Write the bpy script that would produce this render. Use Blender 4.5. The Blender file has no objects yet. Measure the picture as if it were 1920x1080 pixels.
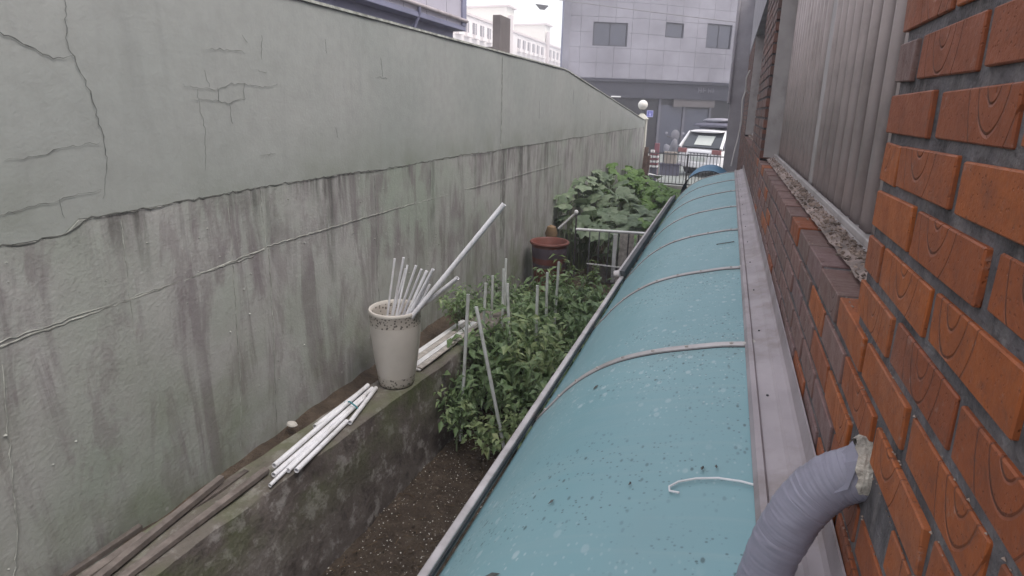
import bpy, bmesh, math, random
from mathutils import Vector, Matrix, noise as mnoise
R = math.radians
sc = bpy.context.scene
COL = sc.collection
rnd = random.Random(7)

# ------------------------------------------------------------------ camera, sky, sun, exposure
cam_d = bpy.data.cameras.new('camera'); cam = bpy.data.objects.new('camera', cam_d); COL.objects.link(cam)
cam_d.sensor_width = 36.0; cam_d.lens = 20.25; cam_d.shift_y = -80 / 1920
cam_d.clip_start = 0.02; cam_d.clip_end = 600
M = Matrix(((0.93756, -0.10222, 0.33245, 0.0), (0.34701, 0.20990, -0.91407, 0.0), (0.02366, 0.97236, 0.23226, 2.43), (0, 0, 0, 1)))
cam.matrix_world = M
sc.camera = cam
world = bpy.data.worlds.new('World'); sc.world = world; world.use_nodes = True
wn = world.node_tree; wn.nodes.clear()
sky = wn.nodes.new('ShaderNodeTexSky'); sky.sky_type = 'NISHITA'; sky.sun_disc = False
SUN_EL, SUN_ROT = R(60), R(112)
sky.sun_elevation = SUN_EL; sky.sun_rotation = SUN_ROT; sky.air_density = 2.0; sky.dust_density = 6.0
bg1 = wn.nodes.new('ShaderNodeBackground'); bg1.inputs['Strength'].default_value = 0.05
bg2 = wn.nodes.new('ShaderNodeBackground'); bg2.inputs['Color'].default_value = (0.955, 0.965, 1.0, 1); bg2.inputs['Strength'].default_value = 0.85
wadd = wn.nodes.new('ShaderNodeAddShader'); wo = wn.nodes.new('ShaderNodeOutputWorld')
wn.links.new(sky.outputs[0], bg1.inputs['Color'])
wn.links.new(bg1.outputs[0], wadd.inputs[0]); wn.links.new(bg2.outputs[0], wadd.inputs[1]); wn.links.new(wadd.outputs[0], wo.inputs[0])
sun_d = bpy.data.lights.new('sun', 'SUN'); sun_d.energy = 1.4; sun_d.angle = R(25); sun_d.color = (1.0, 0.97, 0.94)
sun = bpy.data.objects.new('sun', sun_d); COL.objects.link(sun)
sdir = Vector((math.sin(SUN_ROT) * math.cos(SUN_EL), math.cos(SUN_ROT) * math.cos(SUN_EL), math.sin(SUN_EL)))
sun.rotation_euler = sdir.to_track_quat('Z', 'Y').to_euler()
sc.view_settings.view_transform = 'Standard'; sc.view_settings.look = 'None'
sc.view_settings.exposure = 0.74; sc.view_settings.gamma = 1.0; sc.view_settings.use_curve_mapping = False
sc.render.engine = 'CYCLES'
sc.cycles.max_bounces = 6; sc.cycles.diffuse_bounces = 4; sc.cycles.use_denoising = True

# ------------------------------------------------------------------ helpers: objects
def link(o, parent=None, label=None, cat=None, group=None, kind=None):
    COL.objects.link(o)
    if parent: o.parent = parent
    if label: o['label'] = label
    if cat: o['category'] = cat
    if group: o['group'] = group
    if kind: o['kind'] = kind
    return o
def thing(name, label, cat, loc=(0, 0, 0), rotz=0, group=None, kind=None):
    o = bpy.data.objects.new(name, None); o.empty_display_size = .1
    o.location = loc; o.rotation_euler = (0, 0, rotz)
    return link(o, None, label, cat, group, kind)

class MB:
    """collects vertices and faces for one mesh"""
    def __init__(s): s.v = []; s.f = []
    def add(s, vs, fs):
        b = len(s.v); s.v += [tuple(p) for p in vs]; s.f += [tuple(i + b for i in q) for q in fs]; return s
    def box(s, x0, x1, y0, y1, z0, z1):
        return s.add([(x0, y0, z0), (x1, y0, z0), (x1, y1, z0), (x0, y1, z0), (x0, y0, z1), (x1, y0, z1), (x1, y1, z1), (x0, y1, z1)],
                     [(0, 3, 2, 1), (4, 5, 6, 7), (0, 1, 5, 4), (1, 2, 6, 5), (2, 3, 7, 6), (3, 0, 4, 7)])
    def obox(s, c, ax, ay, az):
        """oriented box: centre and three half-extent vectors"""
        c = Vector(c); ax = Vector(ax); ay = Vector(ay); az = Vector(az)
        vs = [c + i * ax + j * ay + k * az for k in (-1, 1) for j in (-1, 1) for i in (-1, 1)]
        return s.add(vs, [(0, 2, 3, 1), (4, 5, 7, 6), (0, 1, 5, 4), (1, 3, 7, 5), (3, 2, 6, 7), (2, 0, 4, 6)])
    def bar(s, p, q, w, h, up=(0, 0, 1)):
        p = Vector(p); q = Vector(q); d = (q - p); a = d.normalized(); side = a.cross(Vector(up))
        if side.length < 1e-4: side = a.cross(Vector((1, 0, 0)))
        side.normalize(); u = side.cross(a)
        return s.obox((p + q) / 2, d / 2, side * w / 2, u * h / 2)
    def tube(s, pts, r, n=10, cap=True, hollow=0.0):
        pts = [Vector(p) for p in pts]; m = len(pts)
        rs = r if isinstance(r, (list, tuple)) else [r] * m
        prev = None; rings = []
        for i, p in enumerate(pts):
            d = (pts[min(i + 1, m - 1)] - pts[max(i - 1, 0)]).normalized()
            if prev is None:
                u = d.cross(Vector((0, 0, 1)))
                if u.length < 1e-3: u = d.cross(Vector((1, 0, 0)))
            else:
                u = prev - d * prev.dot(d)
            u.normalize(); prev = u; w = d.cross(u)
            rings.append([p + rs[i] * (math.cos(2 * math.pi * k / n) * u + math.sin(2 * math.pi * k / n) * w) for k in range(n)])
        vs = [q for g in rings for q in g]; fs = []
        for i in range(m - 1):
            for k in range(n):
                a = i * n + k; b = i * n + (k + 1) % n
                fs.append((a, b, b + n, a + n))
        if hollow:
            for end, rg, pt, dd in ((0, rings[0], pts[0], pts[1] - pts[0]), (1, rings[-1], pts[-1], pts[-2] - pts[-1])):
                dd = dd.normalized() * min(.08, (pts[0] - pts[1]).length * .4); b0 = len(vs)
                vs += [pt + (q - pt) * hollow for q in rg] + [pt + dd + (q - pt) * hollow for q in rg]
                o0 = 0 if end == 0 else (m - 1) * n
                for k in range(n):
                    k2 = (k + 1) % n
                    fs.append((o0 + k, b0 + k, b0 + k2, o0 + k2)); fs.append((b0 + k, b0 + n + k, b0 + n + k2, b0 + k2))
                fs.append(tuple(b0 + n + k for k in range(n)))
        elif cap:
            fs.append(tuple(range(n))[::-1]); fs.append(tuple((m - 1) * n + k for k in range(n)))
        return s.add(vs, fs)
    def lathe(s, prof, n=28, c=(0, 0, 0)):
        vs = []; fs = []
        for r, z in prof:
            for k in range(n):
                a = 2 * math.pi * k / n; vs.append((c[0] + r * math.cos(a), c[1] + r * math.sin(a), c[2] + z))
        for i in range(len(prof) - 1):
            for k in range(n):
                a = i * n + k; b = i * n + (k + 1) % n; fs.append((a, b, b + n, a + n))
        fs.append(tuple(range(n))[::-1]); fs.append(tuple((len(prof) - 1) * n + k for k in range(n)))
        return s.add(vs, fs)
    def prism(s, poly, z0, z1):
        n = len(poly)
        return s.add([(x, y, z0) for x, y in poly] + [(x, y, z1) for x, y in poly],
                     [tuple(range(n))[::-1], tuple(range(n, 2 * n))] + [(i, (i + 1) % n, n + (i + 1) % n, n + i) for i in range(n)])
    def mesh(s, name):
        me = bpy.data.meshes.new(name); me.from_pydata(s.v, [], s.f); me.update()
        bm = bmesh.new(); bm.from_mesh(me); bmesh.ops.recalc_face_normals(bm, faces=bm.faces); bm.to_mesh(me); bm.free()
        return me
    def build(s, name, mat, parent=None, smooth=False, bevel=0, seg=2, subsurf=0, label=None, cat=None, group=None, kind=None, loc=None):
        me = s.mesh(name); me.materials.append(mat)
        if smooth:
            me.polygons.foreach_set('use_smooth', [True] * len(me.polygons))
        o = bpy.data.objects.new(name, me)
        if loc: o.location = loc
        if bevel:
            m = o.modifiers.new('bevel', 'BEVEL'); m.width = bevel; m.segments = seg; m.limit_method = 'ANGLE'; m.angle_limit = R(40)
        if subsurf:
            m = o.modifiers.new('sub', 'SUBSURF'); m.levels = subsurf; m.render_levels = subsurf
        if smooth and not subsurf:
            try:
                me.set_sharp_from_angle(angle=R(45))
            except Exception: pass
        return link(o, parent, label, cat, group, kind)

def nz(x, y, z=0.0, s=1.0): return mnoise.noise(Vector((x * s, y * s, z * s)))

# ------------------------------------------------------------------ helpers: materials
class NB:
    def __init__(s, name):
        s.m = bpy.data.materials.new(name); s.m.use_nodes = True; s.t = s.m.node_tree; s.t.nodes.clear()
        s.out = s.t.nodes.new('ShaderNodeOutputMaterial'); s.p = s.t.nodes.new('ShaderNodeBsdfPrincipled')
        s.t.links.new(s.p.outputs[0], s.out.inputs[0])
    def put(s, sock, v):
        if isinstance(v, bpy.types.NodeSocket): s.t.links.new(v, sock)
        elif isinstance(v, (tuple, list)) and len(v) == 3 and sock.type == 'RGBA': sock.default_value = (*v, 1)
        else: sock.default_value = v
    def n(s, typ, props=None, **ins):
        k = s.t.nodes.new(typ)
        for a, b in (props or {}).items(): setattr(k, a, b)
        for a, b in ins.items(): s.put(k.inputs[a.replace('_', ' ')], b)
        return k
    def pos(s): return s.n('ShaderNodeNewGeometry').outputs['Position']
    def obj(s): return s.n('ShaderNodeTexCoord').outputs['Object']
    def rand(s): return s.n('ShaderNodeObjectInfo').outputs['Random']
    def mp(s, v, scale=(1, 1, 1), loc=(0, 0, 0)):
        return s.n('ShaderNodeMapping', Vector=v, Scale=scale, Location=loc).outputs[0]
    def noise(s, v, scale=5.0, detail=4.0, rough=.55, dist=0.0):
        return s.n('ShaderNodeTexNoise', Vector=v, Scale=scale, Detail=detail, Roughness=rough, Distortion=dist).outputs['Fac']
    def vor(s, v, scale=5.0, feature='F1', out='Distance', rnd_=1.0):
        return s.n('ShaderNodeTexVoronoi', {'feature': feature}, Vector=v, Scale=scale, Randomness=rnd_).outputs[out]
    def ramp(s, fac, stops, interp='LINEAR'):
        k = s.t.nodes.new('ShaderNodeValToRGB'); k.color_ramp.interpolation = interp
        e = k.color_ramp.elements
        while len(e) < len(stops): e.new(.5)
        for i, (p, c) in enumerate(stops):
            e[i].position = p; c = c if isinstance(c, tuple) else (c, c, c); e[i].color = (*c, 1)
        s.put(k.inputs[0], fac); return k.outputs[0]
    def mix(s, fac, a, b, mode='MIX'):
        k = s.t.nodes.new('ShaderNodeMix'); k.data_type = 'RGBA'; k.blend_type = mode
        s.put(k.inputs[0], fac); s.put(k.inputs[6], a); s.put(k.inputs[7], b); return k.outputs[2]
    def math(s, op, a, b=0.0, c=None, clamp=False):
        k = s.t.nodes.new('ShaderNodeMath'); k.operation = op; k.use_clamp = clamp
        s.put(k.inputs[0], a); s.put(k.inputs[1], b)
        if c is not None: s.put(k.inputs[2], c)
        return k.outputs[0]
    def sep(s, v):
        k = s.n('ShaderNodeSeparateXYZ', Vector=v); return k.outputs
    def comb(s, x=0.0, y=0.0, z=0.0): return s.n('ShaderNodeCombineXYZ', X=x, Y=y, Z=z).outputs[0]
    def bump(s, h, strength=.5, dist=.01): return s.n('ShaderNodeBump', Height=h, Strength=strength, Distance=dist).outputs[0]
    def done(s, col, rough=.7, bump=None, metal=0.0, spec=.4, coat=0.0, trans=0.0, alpha=None, emit=None, estr=0.0, sss=0.0):
        p = s.p
        s.put(p.inputs['Base Color'], col); s.put(p.inputs['Roughness'], rough); s.put(p.inputs['Metallic'], metal)
        s.put(p.inputs['Specular IOR Level'], spec); s.put(p.inputs['Coat Weight'], coat); s.put(p.inputs['Transmission Weight'], trans)
        if bump is not None: s.put(p.inputs['Normal'], bump)
        if emit: s.put(p.inputs['Emission Color'], emit); p.inputs['Emission Strength'].default_value = estr
        return s.m

def simple(name, col, rough=.6, var=.15, scale=8.0, metal=0.0, spec=.4, bump=.15, bd=.004, coat=0.0, dirt=None, dirt_amt=.4):
    b = NB(name); o = b.obj(); n1 = b.noise(o, scale, 5)
    c2 = tuple(max(0, x * (1 - var * 1.6)) for x in col); c1 = tuple(min(1, x * (1 + var)) for x in col)
    c = b.ramp(n1, [(.3, c2), (.7, c1)])
    if dirt:
        d = b.ramp(b.noise(b.mp(b.pos(), (1, 1, .5)), scale * 1.7, 6, .65), [(.48, 0.0), (.68, 1.0)])
        c = b.mix(b.math('MULTIPLY', d, dirt_amt), c, dirt)
    bp = b.bump(b.noise(o, scale * 6, 4), bump, bd) if bump else None
    return b.done(c, rough, bp, metal, spec, coat)

MT = {}
# --- boundary wall: one material for weathered painted render and the board-marked concrete under it
def wall_mat(lower):
    b = NB('weathered_concrete' if lower else 'weathered_render'); p = b.pos(); x, y, z = b.sep(p)
    big = b.noise(p, .9, 4); fine = b.noise(p, 14, 6, .65)
    if lower: c = b.ramp(big, [(.3, (.275, .305, .265)), (.52, (.345, .342, .332)), (.72, (.295, .33, .285))])
    else: c = b.ramp(big, [(.3, (.298, .315, .303)), (.7, (.350, .356, .346))])
    c = b.mix(b.math('MULTIPLY', b.ramp(fine, [(.35, 1.0), (.6, 0.0)]), .16), c, (.17, .17, .16))
    # vertical rain streaks
    st = b.noise(b.comb(b.math('MULTIPLY', y, 7.0), b.math('MULTIPLY', x, 1.0), b.math('MULTIPLY', z, 1.0)), 1.0, 6, .65, .7)
    st2 = b.noise(b.comb(b.math('MULTIPLY', y, 22.0), 0.0, b.math('MULTIPLY', z, 1.6)), 1.0, 5, .65, .4)
    patch = b.noise(p, 1.7, 3)
    if lower:
        bl = b.math('MULTIPLY', b.ramp(b.noise(b.mp(p, (1, 2.2, .8)), 2.6, 6, .7, .5), [(.52, 0.0), (.6, 1.0)]), .42)
        c = b.mix(bl, c, (.18, .152, .16))
        s1 = b.math('MULTIPLY', b.ramp(st, [(.47, 0.0), (.58, 1.0)]), b.ramp(patch, [(.36, 0.0), (.52, 1.0)]))
        c = b.mix(b.math('MULTIPLY', s1, .65), c, (.165, .14, .15))
        topm = b.n('ShaderNodeMapRange', Value=z, From_Min=1.55, From_Max=1.98).outputs[0]
        s2 = b.math('MULTIPLY', b.ramp(st2, [(.42, 0.0), (.60, 1.0)]), b.math('MULTIPLY', topm, b.ramp(b.noise(p, 1.1, 3), [(.46, .0), (.60, 1.0)])))
        c = b.mix(b.math('MULTIPLY', s2, .85), c, (.075, .078, .07))
        gm = b.n('ShaderNodeMapRange', Value=z, From_Min=1.5, From_Max=.4).outputs[0]
        g = b.math('MULTIPLY', b.ramp(b.noise(p, 2.6, 5), [(.42, 0.0), (.7, 1.0)]), gm)
        c = b.mix(b.math('MULTIPLY', g, .75), c, (.13, .16, .085))
        brk = b.noise(b.comb(b.math('MULTIPLY', y, 30.0), 0.0, b.math('MULTIPLY', z, 5.0)), 1.0, 5, .7)
        for yc, hw, zb, am in ((1.60, .055, 1.74, .9), (1.70, .035, 1.62, .7), (1.44, .05, 1.80, .6), (5.98, .10, .7, .75), (6.55, .09, 1.25, .8), (6.85, .07, 1.45, .7), (5.2, .05, 1.5, .5), (4.3, .06, 1.2, .5), (2.95, .05, 1.1, .45), (7.6, .12, 1.3, .6)):
            mk = b.math('SUBTRACT', 1.0, b.math('DIVIDE', b.math('ABSOLUTE', b.math('SUBTRACT', y, yc)), hw), clamp=True)
            mk = b.math('MULTIPLY', b.ramp(mk, [(0, 0.0), (.5, 1.0)]), b.n('ShaderNodeMapRange', Value=z, From_Min=zb, From_Max=zb + .35).outputs[0])
            c = b.mix(b.math('MULTIPLY', b.math('MULTIPLY', mk, b.ramp(brk, [(.36, 0.0), (.56, 1.0)])), am), c, (.07, .072, .062))
        chips = b.ramp(b.vor(p, 7.0), [(.055, 1.0), (.075, 0.0)])
        c = b.mix(b.math('MULTIPLY', chips, .6), c, (.36, .36, .34))
    else:
        s1 = b.math('MULTIPLY', b.ramp(st, [(.52, 0.0), (.75, 1.0)]), .30)
        c = b.mix(s1, c, (.22, .225, .22))
        gm = b.n('ShaderNodeMapRange', Value=z, From_Min=2.3, From_Max=2.0).outputs[0]
        gg = b.math('MULTIPLY', gm, b.ramp(b.noise(p, 2.2, 4), [(.4, .15), (.7, 1.0)]))
        c = b.mix(b.math('MULTIPLY', gg, .7), c, (.19, .21, .17))
    h = b.math('ADD', b.math('MULTIPLY', big, .4), b.math('ADD', b.math('MULTIPLY', fine, .5), b.noise(p, 60, 3)))
    return b.done(c, .88, b.bump(h, .28 if lower else .14, .010), spec=.25)
MT['wall_lo'] = wall_mat(True); MT['wall_up'] = wall_mat(False)
MT['crack'] = simple('crack_dirt', (.13, .135, .13), .95, .3, 20, bump=0)
MT['grime'] = simple('wet_grime', (.10, .103, .095), .9, .4, 14, bump=.3)
MT['ridge'] = simple('mortar_ridge', (.36, .365, .335), .9, .3, 16, bump=.5, bd=.006, dirt=(.13, .13, .12), dirt_amt=.6)

def ledge_mat():
    b = NB('mossy_concrete'); p = b.pos(); x, y, z = b.sep(p)
    big = b.noise(p, 2.2, 5, .6); mid = b.noise(p, 9, 6, .7)
    c = b.ramp(big, [(.3, (.075, .062, .056)), (.5, (.135, .115, .105)), (.7, (.19, .17, .155))])
    c = b.mix(b.math('MULTIPLY', b.ramp(mid, [(.52, 0.0), (.62, 1.0)]), .8), c, (.32, .30, .285))
    c = b.mix(b.math('MULTIPLY', b.ramp(mid, [(.32, 1.0), (.45, 0.0)]), .6), c, (.035, .03, .028))
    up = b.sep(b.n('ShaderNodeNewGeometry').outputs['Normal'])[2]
    mo = b.math('MULTIPLY', b.ramp(b.noise(p, 3.1, 5), [(.45, 0.0), (.62, 1.0)]), b.n('ShaderNodeMapRange', Value=z, From_Min=.2, From_Max=.55).outputs[0])
    c = b.mix(b.math('MULTIPLY', mo, .6), c, (.095, .125, .045))
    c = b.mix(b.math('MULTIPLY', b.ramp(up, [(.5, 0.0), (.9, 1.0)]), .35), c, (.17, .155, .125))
    h = b.math('ADD', mid, b.noise(p, 38, 5))
    return b.done(c, .92, b.bump(h, .45, .015), spec=.2)
MT['ledge'] = ledge_mat()

def soil_mat():
    b = NB('garden_soil'); p = b.pos()
    a = b.noise(p, 9, 7, .7); d = b.noise(p, 60, 4, .7)
    c = b.ramp(a, [(.3, (.055, .042, .033)), (.55, (.12, .09, .068)), (.75, (.18, .14, .105))])
    c = b.mix(b.math('MULTIPLY', b.ramp(d, [(.55, 0.0), (.7, 1.0)]), .5), c, (.12, .085, .05))
    return b.done(c, .95, b.bump(b.math('ADD', a, d), 1.0, .03), spec=.25)
MT['soil'] = soil_mat()
MT['clod'] = simple('soil_clod', (.12, .09, .067), .95, .5, 20, bump=.6)
MT['shell'] = simple('shell_bits', (.62, .58, .52), .6, .2, 20, bump=0)
MT['straw'] = simple('straw', (.14, .09, .048), .85, .4, 6, bump=0)

def brick_mat(name, pattern):
    b = NB(name); o = b.obj(); r = b.rand(); x, y, z = b.sep(o)
    if pattern:
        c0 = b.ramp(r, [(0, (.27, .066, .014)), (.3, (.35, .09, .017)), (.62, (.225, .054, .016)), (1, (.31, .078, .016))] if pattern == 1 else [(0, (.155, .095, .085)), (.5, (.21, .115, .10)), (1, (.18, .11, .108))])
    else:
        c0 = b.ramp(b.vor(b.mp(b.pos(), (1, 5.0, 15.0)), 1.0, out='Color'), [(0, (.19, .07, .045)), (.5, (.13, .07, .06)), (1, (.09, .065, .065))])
    n1 = b.noise(o, 22, 5, .65)
    c = b.mix(b.math('MULTIPLY', b.ramp(n1, [(.4, 0.0), (.7, 1.0)]), .45), c0, (.12, .045, .028))
    edge = b.noise(b.pos(), 7, 4)
    c = b.mix(b.math('MULTIPLY', b.ramp(edge, [(.5, 0.0), (.75, 1.0)]), .3), c, (.17, .12, .105))
    h = b.math('ADD', b.math('MULTIPLY', b.noise(b.pos(), 120, 5, .7), .45), b.math('MULTIPLY', b.noise(b.pos(), 25, 3), .5))
    pit = b.ramp(b.vor(b.pos(), 140.0), [(.10, 1.0), (.2, 0.0)]); h = b.math('SUBTRACT', h, b.math('MULTIPLY', pit, .5))
    if pattern:
        cy = b.math('MULTIPLY', b.math('SUBTRACT', b.math('FRACT', b.math('MULTIPLY', r, 7.31)), .5), .11)
        cz = b.math('ADD', .018, b.math('MULTIPLY', b.math('FRACT', b.math('MULTIPLY', r, 3.77)), .03))
        dy = b.math('SUBTRACT', y, cy); dz = b.math('MULTIPLY', b.math('SUBTRACT', z, cz), .62)
        rr = b.math('SQRT', b.math('ADD', b.math('MULTIPLY', dy, dy), b.math('MULTIPLY', dz, dz)))
        rr = b.math('ADD', rr, b.math('MULTIPLY', b.math('SUBTRACT', b.noise(o, 14, 2), .5), .007))
        def ring(r0, w=.0016):
            return b.math('SUBTRACT', 1.0, b.math('DIVIDE', b.math('ABSOLUTE', b.math('SUBTRACT', rr, r0)), w), clamp=True)
        g = b.math('MAXIMUM', ring(.017), b.math('MAXIMUM', ring(.034, .0018), ring(.056, .0016)))
        g = b.math('MULTIPLY', g, b.math('GREATER_THAN', b.math('FRACT', b.math('MULTIPLY', r, 13.7)), .35))
        vs = b.mp(o, (1, 1.0, .55))
        v = b.n('ShaderNodeTexVoronoi', Vector=vs, Scale=48.0, Randomness=1.0)
        dots = b.math('MULTIPLY', b.ramp(v.outputs['Distance'], [(.14, 1.0), (.24, 0.0)]), b.math('GREATER_THAN', b.sep(v.outputs['Color'])[0], .52))
        g = b.math('MAXIMUM', g, dots)
        h = b.math('SUBTRACT', h, b.math('MULTIPLY', g, 1.0))
        c = b.mix(b.math('MULTIPLY', g, .35), c, (.10, .035, .02))
    c = b.mix(b.math('MULTIPLY', b.ramp(b.noise(b.pos(), 55, 5, .75), [(.52, 0.0), (.68, 1.0)]), .45), c, (.11, .045, .03)); c = b.mix(b.math('MULTIPLY', b.ramp(b.noise(b.pos(), 33, 6, .8), [(.60, 0.0), (.70, 1.0)]), .35), c, (.36, .30, .27))
    rough = b.ramp(n1, [(.3, .5), (.7, .8)])
    return b.done(c, rough, b.bump(h, .8, .0035), spec=.45)
MT['brick'] = brick_mat('stamped_brick', 1); MT['brick_dark'] = brick_mat('stamped_dark_brick', 2); MT['brick_far'] = brick_mat('weathered_brick', 0)
MT['mortar'] = simple('dark_mortar', (.105, .095, .10), .95, .4, 18, bump=.8, bd=.006, dirt=(.21, .19, .185), dirt_amt=.55)
MT['crumb'] = simple('mortar_crumb', (.27, .205, .17), .95, .5, 14, bump=.5)
MT['sill'] = simple('sill_mortar', (.31, .24, .215), .9, .3, 10, bump=.6, bd=.006, dirt=(.12, .10, .09), dirt_amt=.7)
MT['bar'] = simple('taupe_paint', (.46, .385, .375), .30, .1, 6, bump=.05, dirt=(.16, .13, .115), dirt_amt=.35)
MT['bar2'] = simple('taupe_frame', (.38, .345, .34), .5, .12, 6, bump=.05, dirt=(.15, .125, .11), dirt_amt=.4)
MT['stucco'] = simple('lavender_stucco', (.33, .31, .335), .85, .12, 4, bump=.3)
MT['flash'] = simple('dull_flashing', (.36, .315, .33), .55, .12, 5, metal=.15, bump=.1, dirt=(.22, .18, .165), dirt_amt=.6)
MT['alu'] = simple('aluminium_rail', (.50, .455, .45), .42, .12, 7, metal=.35, bump=.06, dirt=(.2, .17, .15), dirt_amt=.45)
MT['rubber'] = simple('dark_gasket', (.07, .07, .075), .6, .2, 8, bump=.05)
MT['sealant'] = simple('sealant', (.46, .42, .39), .6, .25, 20, bump=.3, dirt=(.2, .17, .14))
MT['tape'] = simple('grey_tape', (.25, .24, .295), .48, .1, 9, bump=.25, bd=.003, dirt=(.13, .12, .14), dirt_amt=.4)
MT['foam'] = simple('torn_plaster', (.50, .45, .39), .9, .35, 22, bump=.8, bd=.01, dirt=(.16, .11, .08), dirt_amt=.5)

def canopy_mat(name, ca, cb, mul=1.0):
    b = NB(name); p = b.pos(); o = p
    big = b.noise(p, 1.3, 3)
    c = b.ramp(big, [(.3, ca), (.7, cb)])
    haze = b.ramp(b.noise(b.mp(p, (1.4, .5, 1.4)), 5, 5, .6), [(.35, 0.0), (.8, 1.0)])
    c = b.mix(b.math('MULTIPLY', haze, .22), c, (.30, .37, .385))
    def spots(scale, lo, hi, thr, k=(1, 1, 1)):
        v = b.n('ShaderNodeTexVoronoi', Vector=b.mp(p, k), Scale=scale, Randomness=1.0)
        dd = b.math('ADD', v.outputs['Distance'], b.math('MULTIPLY', b.math('SUBTRACT', b.noise(p, 90, 3), .5), .14))
        return b.math('MULTIPLY', b.ramp(dd, [(lo, 1.0), (hi, 0.0)]), b.math('GREATER_THAN', b.sep(v.outputs['Color'])[0], thr))
    gy_ = b.sep(b.n('ShaderNodeTexCoord').outputs['Generated'])[1]; ed = b.math('ABSOLUTE', b.math('SUBTRACT', gy_, .5)); ed = b.n('ShaderNodeMapRange', Value=ed, From_Min=.40, From_Max=.5).outputs[0]
    c = b.mix(b.math('MULTIPLY', b.math('MULTIPLY', ed, b.ramp(b.noise(p, 16, 5, .7), [(.35, 0.0), (.65, 1.0)])), .5), c, (.17, .19, .175))
    run = b.noise(b.mp(p, (1.0, 26.0, 1.0)), 1.2, 5, .6); c = b.mix(b.math('MULTIPLY', b.ramp(run, [(.5, 0.0), (.72, 1.0)]), .22), c, (.30, .38, .385))
    zone = b.ramp(b.noise(p, 2.6, 3), [(.40, 0.0), (.56, 1.0)])
    w = b.math('MULTIPLY', b.math('MAXIMUM', spots(24, .18, .28, .50, (1.3, .8, 1)), spots(60, .16, .28, .45, (1.4, .8, 1))), zone)
    c = b.mix(b.math('MULTIPLY', w, .5), c, (.48, .56, .58))
    zone2 = b.ramp(b.noise(b.mp(p, (1, 1, 1), (3, 5, 1)), 3.0, 3), [(.44, 0.0), (.58, 1.0)])
    k = b.math('MULTIPLY', b.math('MAXIMUM', spots(38, .13, .26, .50, (1.5, .8, 1)), spots(85, .14, .28, .45)), zone2)
    c = b.mix(b.math('MULTIPLY', k, .75), c, (.05, .085, .09))
    rough = b.math('ADD', .42, b.math('MULTIPLY', b.math('MAXIMUM', haze, w), .25))
    return b.done(c, rough, b.bump(b.noise(p, 5, 2), .04, .01), spec=.4, coat=.0)
MT['teal'] = canopy_mat('teal_polycarbonate', (.175, .32, .352), (.20, .35, .378))
MT['blue'] = canopy_mat('blue_polycarbonate', (.035, .15, .29), (.05, .19, .33))

def leaf_mat(name, cols, rough=.45):
    b = NB(name); r = b.rand(); p = b.pos()
    n = b.math('ADD', b.math('MULTIPLY', b.noise(p, 9, 3), .75), b.math('MULTIPLY', r, .25))
    c = b.ramp(n, [(.25 + .5 * i / (len(cols) - 1), q) for i, q in enumerate(cols)])
    m = b.done(c, rough, b.bump(b.noise(p, 45, 2), .2, .004), spec=.45)
    tr = b.n('ShaderNodeBsdfTranslucent', Color=c); mx = b.n('ShaderNodeMixShader', Fac=.28)
    b.t.links.new(b.p.outputs[0], mx.inputs[1]); b.t.links.new(tr.outputs[0], mx.inputs[2]); b.t.links.new(mx.outputs[0], b.out.inputs[0])
    return m
MT['pepper'] = leaf_mat('pepper_leaf', [(.10, .155, .075), (.18, .26, .12), (.36, .40, .19)])
MT['pumpkin'] = leaf_mat('pumpkin_leaf', [(.11, .155, .10), (.17, .225, .14), (.26, .31, .21)], .6)
MT['pumpkin2'] = leaf_mat('young_leaf', [(.075, .135, .035), (.13, .23, .055), (.20, .30, .085)], .55)
MT['weed'] = leaf_mat('weed_leaf', [(.06, .10, .03), (.11, .17, .05), (.17, .22, .08)])
MT['stem'] = simple('green_stem', (.20, .24, .14), .7, .2, 8, bump=0)
MT['drystem'] = simple('dry_stem', (.16, .12, .08), .85, .3, 8, bump=0)
MT['pvc'] = simple('white_pipe', (.80, .79, .82), .38, .06, 7, bump=.04, dirt=(.42, .40, .37), dirt_amt=.45)
MT['pvc_old'] = simple('weathered_pipe', (.62, .63, .62), .5, .1, 9, bump=.08, dirt=(.26, .27, .23), dirt_amt=.6)
MT['tie'] = simple('blue_tie', (.05, .22, .25), .5, .1, 9, bump=.04)
MT['wood'] = simple('grey_weathered_wood', (.12, .10, .09), .9, .3, 12, bump=.5, dirt=(.07, .055, .045), dirt_amt=.6)
MT['wood2'] = simple('pale_weathered_wood', (.19, .16, .145), .9, .25, 12, bump=.5, dirt=(.09, .07, .06), dirt_amt=.5)
MT['pebble'] = simple('pale_stone', (.50, .47, .43), .8, .15, 20, bump=.4)

def pot_mat():
    b = NB('glazed_pot'); o = b.obj(); x, y, z = b.sep(o)
    base = b.ramp(b.noise(o, 6, 4), [(.3, (.49, .455, .415)), (.7, (.57, .53, .485))])
    band = b.math('MAXIMUM', b.math('MULTIPLY', b.math('GREATER_THAN', z, .435), b.math('LESS_THAN', z, .512)), b.math('LESS_THAN', z, .075))
    v = b.n('ShaderNodeTexVoronoi', Vector=o, Scale=58.0, Randomness=1.0)
    sp = b.math('MULTIPLY', b.ramp(b.math('ADD', v.outputs['Distance'], b.math('MULTIPLY', b.noise(o, 90, 2), .25)), [(.46, 1.0), (.58, 0.0)]), b.math('GREATER_THAN', b.sep(v.outputs['Color'])[1], .22))
    c = b.mix(b.math('MULTIPLY', band, .35), base, (.36, .31, .26))
    c = b.mix(b.math('MULTIPLY', b.math('MULTIPLY', band, sp), .85), c, (.06, .05, .045))
    return b.done(c, .35, b.bump(b.noise(o, 30, 3), .05, .004), spec=.5)
MT['pot'] = pot_mat()
MT['tub'] = simple('red_brown_tub', (.17, .058, .045), .55, .12, 6, bump=.08, dirt=(.11, .07, .07), dirt_amt=.4)
MT['tubband'] = simple('grey_violet_tub_side', (.10, .075, .095), .6, .15, 6, bump=.08)
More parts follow.
